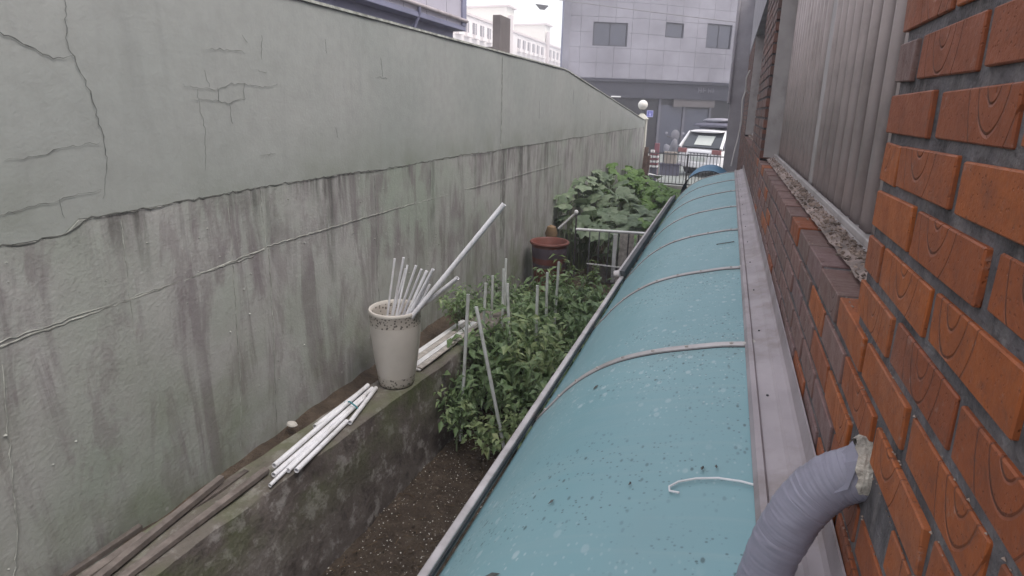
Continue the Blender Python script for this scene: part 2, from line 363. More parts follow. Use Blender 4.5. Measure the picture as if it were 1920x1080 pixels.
MT['white'] = simple('white_paint', (.72, .71, .72), .45, .06, 7, bump=.04, dirt=(.45, .43, .40), dirt_amt=.3)
MT['iron'] = simple('dark_iron', (.10, .095, .10), .6, .25, 10, metal=.3, bump=.1, dirt=(.12, .07, .05), dirt_amt=.4)
MT['iron_grey'] = simple('grey_iron', (.15, .15, .16), .6, .2, 10, metal=.2, bump=.1)
MT['rust'] = simple('rusty_boards', (.17, .11, .09), .85, .35, 9, bump=.4)
MT['plaster'] = simple('cream_plaster', (.50, .48, .43), .85, .1, 4, bump=.2, dirt=(.30, .29, .25), dirt_amt=.4)
MT['column'] = simple('brown_grey_column', (.19, .165, .165), .75, .12, 4, bump=.2)
MT['asphalt'] = simple('pale_street', (.22, .235, .225), .9, .15, 3, bump=.4, dirt=(.15, .15, .15))
MT['ground'] = simple('bare_ground', (.08, .07, .058), .95, .3, 2, bump=.5)
MT['clad'] = simple('stone_cladding', (.225, .215, .255), .6, .22, .5, bump=.08, bd=.004)
MT['clad2'] = simple('pale_sheet_cladding', (.40, .375, .44), .55, .06, 1.2, bump=.05)
MT['fascia'] = simple('blue_grey_fascia', (.024, .024, .038), .6, .1, 1.2, bump=.05)
MT['base'] = simple('blue_grey_base', (.20, .20, .29), .7, .1, 1.5, bump=.1)
MT['shop'] = simple('dark_shopfront', (.010, .0095, .014), .5, .2, 1.0, bump=.03)
MT['shopframe'] = simple('grey_door_frame', (.09, .087, .11), .5, .1, 2, bump=.03)
MT['shopsign'] = simple('dull_sign_panel', (.09, .078, .082), .6, .1, 2, bump=.03)
def glass(name, col, rough=.08): 
    b = NB(name); n = b.noise(b.pos(), 1.5, 2)
    return b.done(b.ramp(n, [(.3, tuple(q * .8 for q in col)), (.7, col)]), rough, None, spec=.6)
MT['glass'] = glass('window_glass', (.05, .054, .08), .15); MT['glass2'] = glass('room_window', (.085, .075, .08), .25)
MT['carglass'] = glass('car_glass', (.055, .06, .07))
MT['apt'] = simple('cream_apartment', (.80, .74, .73), .8, .04, .5, bump=0)
MT['apt2'] = simple('beige_end_wall', (.80, .77, .70), .8, .03, .5, bump=0)
MT['apttrim'] = simple('apartment_trim', (.62, .54, .53), .8, .05, .5, bump=0)
MT['aptglass'] = glass('apartment_glass', (.16, .13, .15), .2)
MT['carpaint'] = simple('white_car_paint', (.76, .74, .76), .25, .02, 2, bump=0, coat=.5)
MT['tail'] = simple('red_tail_lamp', (.25, .10, .10), .3, .05, 5, bump=0)
MT['paper'] = simple('pale_sunshade', (.55, .57, .54), .7, .04, 5, bump=0)
MT['boxdark'] = simple('grey_roof_box', (.10, .095, .13), .45, .08, 3, bump=0)
MT['boxmid'] = simple('grey_roof_lid', (.24, .23, .27), .4, .05, 3, bump=0)
MT['globe'] = simple('milk_glass_globe', (.74, .71, .66), .35, .03, 4, bump=0)
MT['signblue'] = simple('blue_plate', (.06, .065, .30), .45, .05, 4, bump=0)
MT['signrim'] = simple('pale_blue_print', (.40, .40, .68), .5, .03, 4, bump=0)
MT['cable'] = simple('grey_cable', (.20, .19, .20), .6, .1, 6, bump=0)
MT['palecable'] = simple('pale_cable', (.50, .47, .46), .55, .1, 6, bump=0)
MT['redstripe'] = simple('faded_red_plastic', (.22, .09, .11), .5, .1, 6, bump=0)
MT['cardboard'] = simple('cardboard', (.27, .235, .21), .85, .08, 4, bump=.1)
MT['screen'] = simple('grey_shell', (.17, .165, .19), .4, .05, 4, bump=0)
MT['orange'] = simple('ochre_pot_side', (.20, .13, .07), .7, .2, 8, bump=.2)

# ================================================================== SETTING
ORD = ['first', 'second', 'third', 'fourth', 'fifth', 'sixth', 'seventh', 'eighth', 'ninth', 'tenth', 'eleventh', 'twelfth']
WX = -2.30                                   # face of the boundary wall
MB().add([(-100, -40, -.06), (100, -40, -.06), (100, 150, -.06), (-100, 150, -.06)], [(0, 1, 2, 3)]).build('ground', MT['ground'], kind='structure', label='bare ground around the garden and houses')
MB().box(-90, 90, 17.72, 140, -.04, .30).build('road', MT['asphalt'], kind='structure', label='pale grey street beyond the iron gate')

# --- garden soil: uneven sheet with clods
def soil_h(x, y): return .025 * nz(x, y, 1, 3.5) + .018 * nz(x, y, 5, 11) + .010 * nz(x, y, 9, 27)
g = MB(); xs = [-1.95 + i * .03 for i in range(75)]; ys = [.6 + (j * .03 if j < 130 else 3.9 + (j - 130) * .2) for j in range(196)]
ys = [.6 + .03 * j for j in range(130)] + [4.5 + .22 * j for j in range(60)]
vs = [(x, y, soil_h(x, y)) for y in ys for x in xs]; nx = len(xs)
fs = [(j * nx + i, j * nx + i + 1, (j + 1) * nx + i + 1, (j + 1) * nx + i) for j in range(len(ys) - 1) for i in range(nx - 1)]
g.add(vs, fs).build('garden_soil', MT['soil'], smooth=True, kind='structure', label='dark brown soil of the garden bed')
def scatter(name, n, mat, size, region, label, zf, flat=.6, seed=1):
    r = random.Random(seed); m = MB()
    for _ in range(n):
        x, y = region(r); s = size[0] + (size[1] - size[0]) * r.random() ** 2
        c = Vector((x, y, zf(x, y) + s * .25)); a = r.random() * 6.28
        u = Vector((math.cos(a), math.sin(a), r.uniform(-.4, .4))) * s; v = Vector((-math.sin(a), math.cos(a), r.uniform(-.4, .4))) * s * r.uniform(.5, .9); w = u.cross(v).normalized() * s * flat
        q = [c + u, c + v, c - u, c - v * r.uniform(.6, 1), c + w, c - w]
        m.add(q, [(0, 1, 4), (1, 2, 4), (2, 3, 4), (3, 0, 4), (1, 0, 5), (2, 1, 5), (3, 2, 5), (0, 3, 5)])
    return m.build(name, mat, kind='stuff', label=label)
bed = lambda r: (r.uniform(-1.8, -.3), 1.2 + 3.6 * r.random() ** 1.1)
scatter('soil_clods', 5200, MT['clod'], (.004, .016), bed, 'small clods of dark soil covering the garden bed', soil_h, .7, 3)
scatter('shell_bits', 5200, MT['shell'], (.0015, .0068), bed, 'pale shell and grit bits scattered over the soil', lambda x, y: soil_h(x, y) + .006, .4, 4)
def straw_bits():
    r = random.Random(12); m = MB()
    for _ in range(420):
        x, y = bed(r); a = r.random() * 3.14; l = r.uniform(.01, .035); z = soil_h(x, y) + .012
        m.bar((x - l * math.cos(a), y - l * math.sin(a), z), (x + l * math.cos(a), y + l * math.sin(a), z + r.uniform(-.01, .012)), .0025, .002)
    m.build('straw_litter', MT['straw'], kind='stuff', label='brown straw and leaf litter over the soil')
straw_bits()

# --- boundary wall
bw = thing('boundary_wall', 'tall weathered grey boundary wall with cracks and dark streaks along the garden', 'wall')
def wall_top(y): return 2.98 if y < 8.4 else 2.98 - (y - 8.4) * .0915
def seam(y): return 1.985 + .02 * nz(y, 3.3, 0, 1.1) + .008 * nz(y, 9, 0, 6) - (.05 if y < 1.45 else 0)
Yn = [-2.5 + .06 * i for i in range(332)]
def wall_sheet(zlo, zhi, face, amp, nzr):
    m = MB(); vs = []; fs = []
    for y in Yn:
        a, b = zlo(y), zhi(y)
        for k in range(nzr + 1):
            z = a + (b - a) * k / nzr
            vs.append((face + amp * nz(y, z, 2, 1.3) + amp * .35 * nz(y, z, 7, 6), y, z))
    w = nzr + 1; n = len(Yn)
    fs += [(i * w + k, i * w + k + 1, (i + 1) * w + k + 1, (i + 1) * w + k) for i in range(n - 1) for k in range(nzr)]
    o = len(vs)
    for y in Yn: vs += [(face - .20, y, zlo(y)), (face - .20, y, zhi(y))]
    for i in range(n - 1):
        fs.append((i * w + nzr, o + 2 * i + 1, o + 2 * i + 3, (i + 1) * w + nzr)); fs.append((o + 2 * i, o + 2 * i + 2, o + 2 * i + 3, o + 2 * i + 1))
        fs.append((i * w, (i + 1) * w, o + 2 * i + 2, o + 2 * i))
    fs.append(tuple(range(w)) + (o + 1, o)); fs.append(tuple((n - 1) * w + k for k in range(w))[::-1] + (o + 2 * n - 2, o + 2 * n - 1))
    return m.add(vs, fs)
wall_sheet(seam, wall_top, WX, .006, 16).build('upper_render', MT['wall_up'], bw, smooth=True)
wall_sheet(lambda y: -.05, lambda y: seam(y) - .003, WX + .006, .010, 26).build('lower_concrete', MT['wall_lo'], bw, smooth=True)
def ribbon(pts, w, x0, jag=.012, taper=True, seed=0, step=.025, depth=.003):
    """jagged thin strip on the wall plane through (y, z) points"""
    r = random.Random(seed); P = []
    for (a, b), (c, d) in zip(pts[:-1], pts[1:]):
        n = max(2, int(math.hypot(c - a, d - b) / step))
        P += [(a + (c - a) * i / n + r.uniform(-jag, jag) * .5, b + (d - b) * i / n + r.uniform(-jag, jag) * .5) for i in range(n)]
    P.append(pts[-1]); m = MB(); vs = []; fs = []; n = len(P)
    for i, (y, z) in enumerate(P):
        a = P[max(0, i - 1)]; b = P[min(n - 1, i + 1)]; t = Vector((b[0] - a[0], b[1] - a[1])).normalized() if a != b else Vector((1, 0))
        ww = w * r.uniform(.35, 1.1) * (math.sin(math.pi * (i + .4) / n) ** .5 if taper else 1) * .5
        nx_, nz_ = -t.y * ww, t.x * ww
        vs += [(x0, y + nx_, z + nz_), (x0 + depth, y + nx_ * .6, z + nz_ * .6), (x0 + depth, y - nx_ * .6, z - nz_ * .6), (x0, y - nx_, z - nz_)]
    for i in range(n - 1):
        for k in range(3): fs.append((i * 4 + k, i * 4 + k + 1, i * 4 + k + 5, i * 4 + k + 4))
    return m.add(vs, fs)
XC = WX + .0045
cr = [([(1.53, 2.80), (1.51, 2.62), (1.575, 2.44), (1.59, 2.33), (1.60, 2.20), (1.56, 2.04)], .013), ([(1.22, 2.68), (1.31, 2.63), (1.38, 2.60), (1.46, 2.565), (1.53, 2.58)], .014),
      ([(1.98, 2.492), (2.105, 2.482), (2.19, 2.484), (2.24, 2.51), (2.34, 2.512), (2.46, 2.50), (2.57, 2.526)], .009), ([(2.02, 2.43), (2.10, 2.434), (2.24, 2.42), (2.34, 2.445)], .008),
      ([(2.06, 2.485), (2.055, 2.43), (2.075, 2.30), (2.055, 2.11)], .006), ([(2.17, 2.487), (2.17, 2.43)], .008), ([(2.335, 2.512), (2.33, 2.445)], .008), ([(2.235, 2.42), (2.245, 2.32)], .006),
      ([(2.11, 2.56), (2.125, 2.49)], .006), ([(1.25, 2.215), (1.36, 2.225), (1.46, 2.25), (1.58, 2.26)], .009), ([(2.12, 2.66), (2.26, 2.67), (2.37, 2.665)], .008), ([(2.48, 2.76), (2.47, 2.64)], .007), ([(2.35, 2.745), (2.38, 2.715)], .007),
      ([(2.42, 2.585), (2.50, 2.582)], .006), ([(3.58, 2.74), (3.60, 2.62)], .010), ([(3.50, 2.615), (3.66, 2.61)], .006), ([(2.99, 2.80), (3.0, 2.72)], .006), ([(3.05, 2.28), (3.06, 2.22)], .006),
      ([(.9, 2.05), (1.2, 2.035), (1.42, 2.06), (1.56, 2.08)], .010), ([(1.40, 2.06), (1.41, 1.99)], .007), ([(2.40, 2.15), (2.52, 2.16)], .006), ([(7.2, 2.52), (7.22, 2.30)], .012), ([(8.9, 2.72), (8.92, 2.50)], .03), ([(9.9, 2.70), (9.92, 2.55)], .03), ([(11.0, 2.40), (11.02, 2.05)], .02)]
for i, (pts, w) in enumerate(cr): ribbon(pts, w * .34, XC, seed=i, depth=.0008, step=.016).build('crack', MT['crack'], bw)
# dark grime bleeding out of the joint between render and concrete, and mortar ridges left by the formwork
XL = WX + .0135
ribbon([(y, seam(y) - .001) for y in [.8 + .1 * i for i in range(150)]], .008, XL - .004, jag=.012, taper=False, seed=91, depth=.0015).build('joint_gap', MT['grime'], bw)
rr = random.Random(5)
def ridge(pts, w, seed, dep=.0025): ribbon(pts, w * .42, XL - .004, jag=.008, taper=False, seed=seed, depth=dep).build('formwork_ridge', MT['ridge'], bw)
ridge([(.6, 1.54), (1.14, 1.585), (1.8, 1.615), (2.38, 1.655)], .022, 31); ridge([(.6, 1.555), (1.14, 1.60), (2.3, 1.635)], .01, 32)
ridge([(2.40, 1.665), (3.3, 1.672), (4.6, 1.665), (6.0, 1.655), (8.4, 1.64)], .014, 33); ridge([(2.38, 1.985), (2.39, 1.66)], .012, 34)
ridge([(2.41, 1.65), (2.40, 1.2), (2.37, .62)], .010, 35); ridge([(2.16, 1.62), (2.14, 1.0), (2.10, .6)], .009, 36); ridge([(2.16, 1.95), (2.165, 1.67)], .008, 37)
ridge([(1.13, 1.52), (1.08, .9), (1.02, .6)], .010, 38); ridge([(1.62, 1.95), (1.6, 1.3)], .008, 39); ridge([(3.45, 1.95), (3.46, .8)], .006, 40); ridge([(5.86, 2.95), (5.87, 2.4), (5.86, 1.99)], .016, 41, .006); ridge([(5.9, 1.95), (5.92, .9)], .016, 42)
m = MB()
for i in range(60):
    y, z = rr.uniform(1.0, 4.5), rr.uniform(.7, 1.9); s = rr.uniform(.003, .009)
    m.lathe([(s, 0), (s * .8, s * .5), (s * .2, s * .7)], 6) if False else m.add([(XL - .006, y - s, z), (XL - .006, y, z - s * .6), (XL - .006, y + s, z + s * .3), (XL - .006, y, z + s * .7), (XL + s * .3, y, z)], [(0, 1, 4), (1, 2, 4), (2, 3, 4), (3, 0, 4)])
m.build('mortar_blob', MT['ridge'], bw, kind='stuff')
# concrete coping line
cp = MB(); n = len(Yn)
for a, b in zip(Yn[:-1:4], Yn[4::4]):
    cp.add([(WX - .22, a, wall_top(a) + .002), (WX + .012, a, wall_top(a) + .002), (WX + .012, b, wall_top(b) + .002), (WX - .22, b, wall_top(b) + .002), (WX - .22, a, wall_top(a) + .022), (WX + .010, a, wall_top(a) + .018), (WX + .010, b, wall_top(b) + .018), (WX - .22, b, wall_top(b) + .022)],
           [(4, 5, 6, 7), (0, 1, 5, 4), (1, 2, 6, 5), (2, 3, 7, 6), (3, 0, 4, 7), (0, 3, 2, 1)])
cp.build('coping', MT['ridge'], bw)
MB().box(-2.45, -2.36, 5.97, 6.27, 3.004, 3.375).box(-2.58, -2.515, 5.99, 6.25, 0, 3.06).box(-2.515, -2.45, 5.99, 6.25, 3.004, 3.06).build('concrete_column', MT['column'], bevel=.006, label='square brown-grey column end rising above the boundary wall', cat='column')

# --- low concrete ledge with a soil channel behind it
lw = thing('planter_ledge', 'low mossy concrete ledge running along the foot of the boundary wall', 'ledge')
def xt(y): return -2.055 + .082 * min(y, 4.6)
def xb(y): return -1.87 + .045 * min(y, 4.6)
m = MB(); vs = []; fs = []; ly = [-.4 + .05 * i for i in range(103)]; NP = 13
for y in ly:
    e = .012 * nz(y, 1, 0, 3); row = []
    for k in range(7): t = k / 6; row.append((xb(y) + (xt(y) - xb(y)) * t + .014 * nz(y, t * 2, 4, 4) + .008 * nz(y, t * 6, 4, 14), y, -.02 + .62 * t + (e if k == 6 else 0)))
    row.append((xt(y) - .012, y, .606 + e))
    for k in range(4): row.append((xt(y) - .02 - .24 * k / 3, y, .608 + e + .008 * nz(y, k, 8, 6)))
    row.append((xt(y) - .265, y, .40)); vs += row
NP = len(row)
fs = [(i * NP + k, i * NP + k + 1, (i + 1) * NP + k + 1, (i + 1) * NP + k) for i in range(len(ly) - 1) for k in range(NP - 1)]
fs += [tuple(range(NP)), tuple((len(ly) - 1) * NP + k for k in range(NP))[::-1]]
m.add(vs, fs).build('concrete_body', MT['ledge'], lw, smooth=True)
m = MB(); cx = [-2.32 + i * .02 for i in range(24)]
cxy = lambda x, y: min(x, xt(y) - .21)
vs = [(cxy(x, y), y, .52 + .05 * max(0, (-2.2 - x) / .1) * .6 + .02 * nz(x, y, 3, 7) + .008 * nz(x, y, 3, 25) - (.12 if x > xt(y) - .25 else 0)) for y in ly for x in cx]; nx = len(cx)
m.add(vs, [(j * nx + i, j * nx + i + 1, (j + 1) * nx + i + 1, (j + 1) * nx + i) for j in range(len(ly) - 1) for i in range(nx - 1)])
m.build('channel_soil', MT['soil'], lw, smooth=True)

# ================================================================== BRICK HOUSE (right)
bh = thing('brick_house', 'orange stamped-brick house wall with recessed barred windows beside the canopy', 'house')
BX, PZ, PY, BL, BHH, BD = .21, .067, .212, .194, .0518, .075
bv = []; bvd = []
for s in range(6):
    r = random.Random(40 + s); q = MB(); q.box(-BD / 2, BD / 2, -BL / 2, BL / 2, -BHH / 2, BHH / 2)
    q.v = [(x + r.uniform(-.001, .001), y + r.uniform(-.0025, .0025), z + r.uniform(-.0016, .0016)) for x, y, z in q.v]
    me = q.mesh('brick'); bm = bmesh.new(); bm.from_mesh(me)
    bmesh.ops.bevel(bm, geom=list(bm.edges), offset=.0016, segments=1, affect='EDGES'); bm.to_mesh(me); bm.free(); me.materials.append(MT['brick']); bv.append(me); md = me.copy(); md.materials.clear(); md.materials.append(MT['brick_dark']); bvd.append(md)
def courses(z0, z1):
    k0 = math.ceil((z0 - 2.405) / PZ - .01); k1 = math.floor((z1 - 2.405) / PZ + .01)
    return range(k0, k1)
def brick_spots(y0, y1, z0, z1):
    for k in courses(z0, z1):
        zc = 2.405 + k * PZ + .5 * BHH + .0045; off = .776 if k % 2 == 0 else .882
        j = math.floor((y0 - off) / PY) - 1
        while True:
            a = off + j * PY + .006; b = a + PY - .0165; j += 1
            if a > y1 - .02: break
            a2, b2 = max(a, y0), min(b, y1)
            if b2 - a2 > .03: yield (a2, b2, zc)
rb = random.Random(77); far = MB(); nb = 0
HOLE = (.775, 1.99)
areas = [(-.1, 8.6, 1.70, 2.138), (-.1, .965, 2.136, 2.95), (4.2, 5.75, 2.136, 3.42), (8.6, 11.5, 1.2, 3.42)]
for ai, (y0, y1, z0, z1) in enumerate(areas):
    for a, b, zc in brick_spots(y0, y1, z0, z1):
        j = Vector((rb.uniform(-.0015, .0015), rb.uniform(-.002, .002), rb.uniform(-.0018, .0018)))
        near = (ai == 0 and a < 4.4) or ai == 1
        if abs((a + b) / 2 - HOLE[0]) < .09 and abs(zc - HOLE[1]) < .03: continue
        if near:
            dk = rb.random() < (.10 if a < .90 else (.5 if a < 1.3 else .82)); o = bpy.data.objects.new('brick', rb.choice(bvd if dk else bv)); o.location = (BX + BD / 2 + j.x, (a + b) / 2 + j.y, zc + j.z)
            o.scale = (1, (b - a) / BL * rb.uniform(.985, 1.0), rb.uniform(.97, 1.02)); o.rotation_euler = (rb.uniform(-.008, .008), rb.uniform(-.012, .012), rb.uniform(-.006, .006)); link(o, bh); nb += 1
        else:
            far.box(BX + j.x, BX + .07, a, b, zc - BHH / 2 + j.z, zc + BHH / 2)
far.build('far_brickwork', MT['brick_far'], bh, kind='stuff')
m = MB(); m.box(BX + .0045, .55, -1.2, 11.5, 0, 2.123); m.box(BX + .0045, .55, -1.2, .955, 2.123, 3.6); m.box(BX + .0045, .55, 4.215, 5.74, 2.123, 3.6); m.box(BX + .0045, .55, 8.6, 11.5, 2.123, 3.6)
m.build('mortar_core', MT['mortar'], bh)
MB().box(.205, .6, -1.2, 11.5, 3.43, 4.5).build('stucco_upper_wall', MT['stucco'], bh)
MB().box(.232, .40, 4.188, 4.213, 2.15, 3.43).build('jamb_reveal', MT['bar2'], bh); MB().box(.215, .40, 8.575, 8.598, 2.15, 3.43).build('jamb_reveal', MT['bar2'], bh)
for y0, y1 in ((.965, 4.2), (5.75, 8.6)):
    m = MB(); n = int((y1 - y0) / .03); vs = []; fs = []
    for i in range(n + 1):
        y = y0 + (y1 - y0) * i / n
        for k, x in enumerate((.252, .266, .282, .30)): vs.append((x + .004 * nz(y, k, 3, 20), y, 2.136 + (.002, .010, .014, .016)[k] + .006 * nz(y, k * .7, 1, 17)))
    fs = [(i * 4 + k, i * 4 + k + 1, i * 4 + k + 5, i * 4 + k + 4) for i in range(n) for k in range(3)]
    m.add(vs, fs).build('sill_mortar_bed', MT['sill'], bh, smooth=True)
    MB().box(.297, .42, y0, y1, 2.118, 2.158).box(.297, .311, y0, y1, 2.158, 2.176).build('sill_rail', MT['bar2'], bh, bevel=.003)
    w = bpy.data.objects.new('window', None); link(w, bh)
    fr = MB(); fr.box(.40, .45, y0, y1, 2.158, 2.21).box(.40, .45, y0, y1, 3.36, 3.43)
    npn = 3 if y1 < 5 else 2
    for k in range(npn + 1): yy = y0 + .02 + (y1 - y0 - .06) * k / npn; fr.box(.402, .448, yy, yy + .05, 2.21, 3.36)
    fr.build('frame', MT['bar2'], w)
    for k in range(npn):
        a = y0 + .02 + (y1 - y0 - .06) * k / npn + .05; MB().box(.42, .43, a, a + (y1 - y0 - .06) / npn - .05, 2.21, 3.36).build('pane', MT['glass2'], w)
    gr = bpy.data.objects.new('window_grille', None); link(gr, bh)
    tm = MB().tube([(0, 0, 2.16), (0, 0, 3.43)], .0175, 12); cm = tm.mesh('bar'); cm.materials.append(MT['bar']); cm.polygons.foreach_set('use_smooth', [len(p.vertices) == 4 for p in cm.polygons])
    y = y0 + .09
    while y < y1 - .04:
        if abs(y - 2.55) > .07:
            o = bpy.data.objects.new('bar', cm); o.location = (.335, y, 0); link(o, gr)
        y += .128
    if y0 < 1: MB().box(.322, .348, 2.50, 2.60, 2.16, 3.43).build('post', MT['bar2'], gr, bevel=.003)
def crumbs():
    r = random.Random(3); m = MB()
    for _ in range(1500):
        y = .98 + 3.15 * r.random() ** 1.3 if r.random() < .8 else r.uniform(5.8, 8.5); x = min(.297, max(.232, r.gauss(.272, .014))); s = r.uniform(.002, .006)
        if y > 2.7 and y < 5 and r.random() < .6: continue
        c = Vector((x, y, 2.148 + s * .4 + (.006 if x > .262 else -.002))); u = Vector((r.gauss(0, 1), r.gauss(0, 1), r.gauss(0, .5))).normalized() * s; v = Vector((r.gauss(0, 1), r.gauss(0, 1), r.gauss(0, .5))).normalized() * s; w = u.cross(v).normalized() * s * .6
        m.add([c + u, c + v, c - u, c - v, c + w, c - w], [(0, 1, 4), (1, 2, 4), (2, 3, 4), (3, 0, 4), (1, 0, 5), (2, 1, 5), (3, 2, 5), (0, 3, 5)])
    for k in courses(1.72, 2.138):      # crumbs lying on the lips of the joints
        for _ in range(150):
            y = .35 + 3.0 * r.random() ** 1.6; s = r.uniform(.0008, .0022); c = Vector((BX + r.uniform(.001, .010), y, 2.405 + k * PZ + BHH + .006)); 
            m.add([c + Vector((-s, 0, 0)), c + Vector((0, s, 0)), c + Vector((s, 0, 0)), c + Vector((0, -s * 1.5, 0)), c + Vector((0, 0, s))], [(0, 1, 4), (1, 2, 4), (2, 3, 4), (3, 0, 4)])
    m.build('mortar_crumbs', MT['crumb'], bh, kind='stuff')
crumbs()
# projecting pier far along the house, with its cables
pr_ = thing('stucco_pier', 'pale lavender pier projecting from the far end of the brick house', 'pier')
MB().box(-.035, .55, 11.5, 17.3, 0, 4.5).build('pier_body', MT['stucco'], pr_, bevel=.01)
MB().tube([(-.055, 11.46, 2.6), (-.055, 11.46, 4.4)], .028, 10).build('downpipe', MT['stucco'], pr_, smooth=True)
MB().tube([(.16, 8.62, 2.75), (.13, 8.6, 2.6), (.15, 8.63, 2.35), (.13, 8.62, 2.1), (.10, 8.58, 1.9), (.08, 8.52, 1.72)], .010, 8).build('hanging_cable', MT['palecable'], smooth=True, label='pale cable hanging down the brick house wall above the canopy end', cat='cable')
MB().tube([(.17, 8.0, 2.95), (.14, 8.0, 2.86), (.15, 8.05, 2.72), (.19, 8.1, 2.68)], .009, 8).build('looped_cable', MT['palecable'], smooth=True, label='short pale cable loop on the house wall above the hanging cable', cat='cable')

# ================================================================== CANOPY
SEC = [(.135, 1.752), (.05, 1.737), (-.034, 1.714), (-.115, 1.690), (-.194, 1.661), (-.265, 1.627), (-.329, 1.585), (-.385, 1.538), (-.434, 1.485), (-.476, 1.43), (-.510, 1.385), (-.532, 1.355)]
def sec_smooth():
    P = []; n = len(SEC)
    for i in range(n - 1):
        p0, p1, p2, p3 = (Vector(SEC[max(0, min(n - 1, j))]) for j in (i - 1, i, i + 1, i + 2))
        for k in range(4):
            t = k / 4; P.append(.5 * ((2 * p1) + (p2 - p0) * t + (2 * p0 - 5 * p1 + 4 * p2 - p3) * t * t + (3 * p1 - p0 - 3 * p2 + p3) * t ** 3))
    P.append(Vector(SEC[-1])); return P
SS = sec_smooth()
def sec_z(x):
    for a, b in zip(SS[:-1], SS[1:]):
        if b.x <= x <= a.x: return a.y + (b.y - a.y) * (a.x - x) / (a.x - b.x)
    return SS[0].y
def sweep(path, y0, y1, th, ny=2, sag=0.0):
    """sheet of thickness th following the section between y0 and y1"""
    m = MB(); vs = []; n = len(path)
    for j in range(ny + 1):
        t = j / ny; y = y0 + (y1 - y0) * t; dz = -sag * math.sin(math.pi * t)
        for i, p in enumerate(path):
            a = path[max(0, i - 1)]; b = path[min(n - 1, i + 1)]; d = (b - a).normalized(); nn = Vector((-d.y, d.x)); nn = nn if nn.y > 0 or nn.x < 0 else -nn
            vs += [(p.x + nn.x * th * .5, y, p.y + nn.y * th * .5 + dz), (p.x - nn.x * th * .5, y, p.y - nn.y * th * .5 + dz)]
    w = 2 * n; fs = []
    for j in range(ny):
        for i in range(n - 1):
            a = j * w + 2 * i; fs += [(a, a + 2, a + w + 2, a + w), (a + 1, a + w + 1, a + w + 3, a + 3)]
        fs += [(j * w, (j + 1) * w, (j + 1) * w + 1, j * w + 1), (j * w + w - 2, j * w + w - 1, (j + 1) * w + w - 1, (j + 1) * w + w - 2)]
    for i in range(n - 1):
        a = 2 * i; fs.append((a, a + 1, a + 3, a + 2)); a += ny * w; fs.append((a, a + 2, a + 3, a + 1))
    return m.add(vs, fs)
cn = thing('polycarbonate_canopy', 'long curved teal canopy with metal ribs fixed along the brick house', 'canopy')
RIBS = [.70, 1.766, 2.71, 3.64, 4.58, 5.53, 6.44, 7.35]
edges = [-.12] + RIBS
for a, b in zip(edges[:-1], edges[1:]):
    sweep(SS, a, b, .006, 8, .006).build('teal_sheet', MT['teal'], cn, smooth=True)
RS = [p + Vector((0, .0065)) for p in SS]
for y in RIBS:
    rib = sweep(RS, y - .015, y + .015, .005, 1).build('rib', MT['alu'], cn)
    gk = sweep([p - Vector((0, .003)) for p in RS], y - .0175, y + .0155, .003, 1).build('gasket', MT['rubber'], rib)
    for k in (3, 9, 14, 19, 24, 29, 34, 39):
        p = SS[k]; MB().lathe([(.006, 0), (.0055, .004), (.002, .006)], 8, (p.x, y, p.y + .008)).build('screw', MT['sealant'], rib)
    sm = MB(); r = random.Random(int(y * 100)); c = (.132, y, 1.760); vs = [(c[0] + (.035 if k % 2 else .025) * r.uniform(.7, 1.2) * math.cos(k * .698), c[1] + .03 * r.uniform(.6, 1.3) * math.sin(k * .698), c[2]) for k in range(9)] + [(c[0], c[1], c[2] + .014)]
    sm.add(vs, [(k, (k + 1) % 9, 9) for k in range(9)]).build('sealant_blob', MT['sealant'], cn, smooth=True)
fl = [Vector(p) for p in ((.112, 1.7575), (.118, 1.772), (.128, 1.7735), (.134, 1.766), (.170, 1.7755), (.176, 1.781), (.196, 1.784), (.203, 1.793), (.2055, 1.835))]
sweep(fl, -.12, 7.40, .0035, 30).build('wall_flashing', MT['flash'], cn)
m = MB()
for k in range(15): y = .95 + .45 * k; m.lathe([(.003, 0), (.003, .003), (.001, .004)], 8, (.152, y, 1.7725))
m.build('flashing_screw_row', MT['rubber'], cn, kind='stuff')
er = MB(); er.box(-.562, -.538, -.12, 3.60, 1.355, 1.392).build('edge_rail', MT['alu'], cn, bevel=.004)
MB().box(-.5375, -.5345, -.12, 3.58, 1.372, 1.384).build('edge_gasket', MT['rubber'], cn)
MB().box(-.566, -.535, 3.60, 7.38, 1.36, 1.425).build('edge_gutter', MT['rubber'], cn, bevel=.004)
MB().box(-.592, -.574, 3.60, 7.38, 1.33, 1.40).build('gutter_lip', MT['alu'], cn)
MB().tube([(-.56, 3.60, 1.405), (-.60, 3.60, 1.395)], .026, 12).build('gutter_end_cap', MT['alu'], cn, smooth=True, bevel=.004)
for y in RIBS:    # brackets that carry the edge rail back to the wall
    MB().bar((-.55, y, 1.35), (.222, y, 1.15), .02, .03).build('bracket', MT['iron_grey'], cn)
w = [(.128, 1.045), (.09, 1.058), (.05, 1.064), (.01, 1.062), (-.022, 1.052), (-.038, 1.036), (-.036, 1.022), (-.018, 1.016)]
MB().tube([(x, y, sec_z(x) + .005) for x, y in w], .0022, 7).build('loose_wire', MT['white'], smooth=True, label='thin white curled wire lying on the nearest teal canopy sheet', cat='wire')
MB().bar((.0, 3.28, sec_z(0) + .004), (.09, 3.30, sec_z(.09) + .004), .006, .003).build('twig', MT['wood'], label='small dark twig lying on the canopy beyond the third rib', cat='twig')
rl = random.Random(21); lfm = MB()
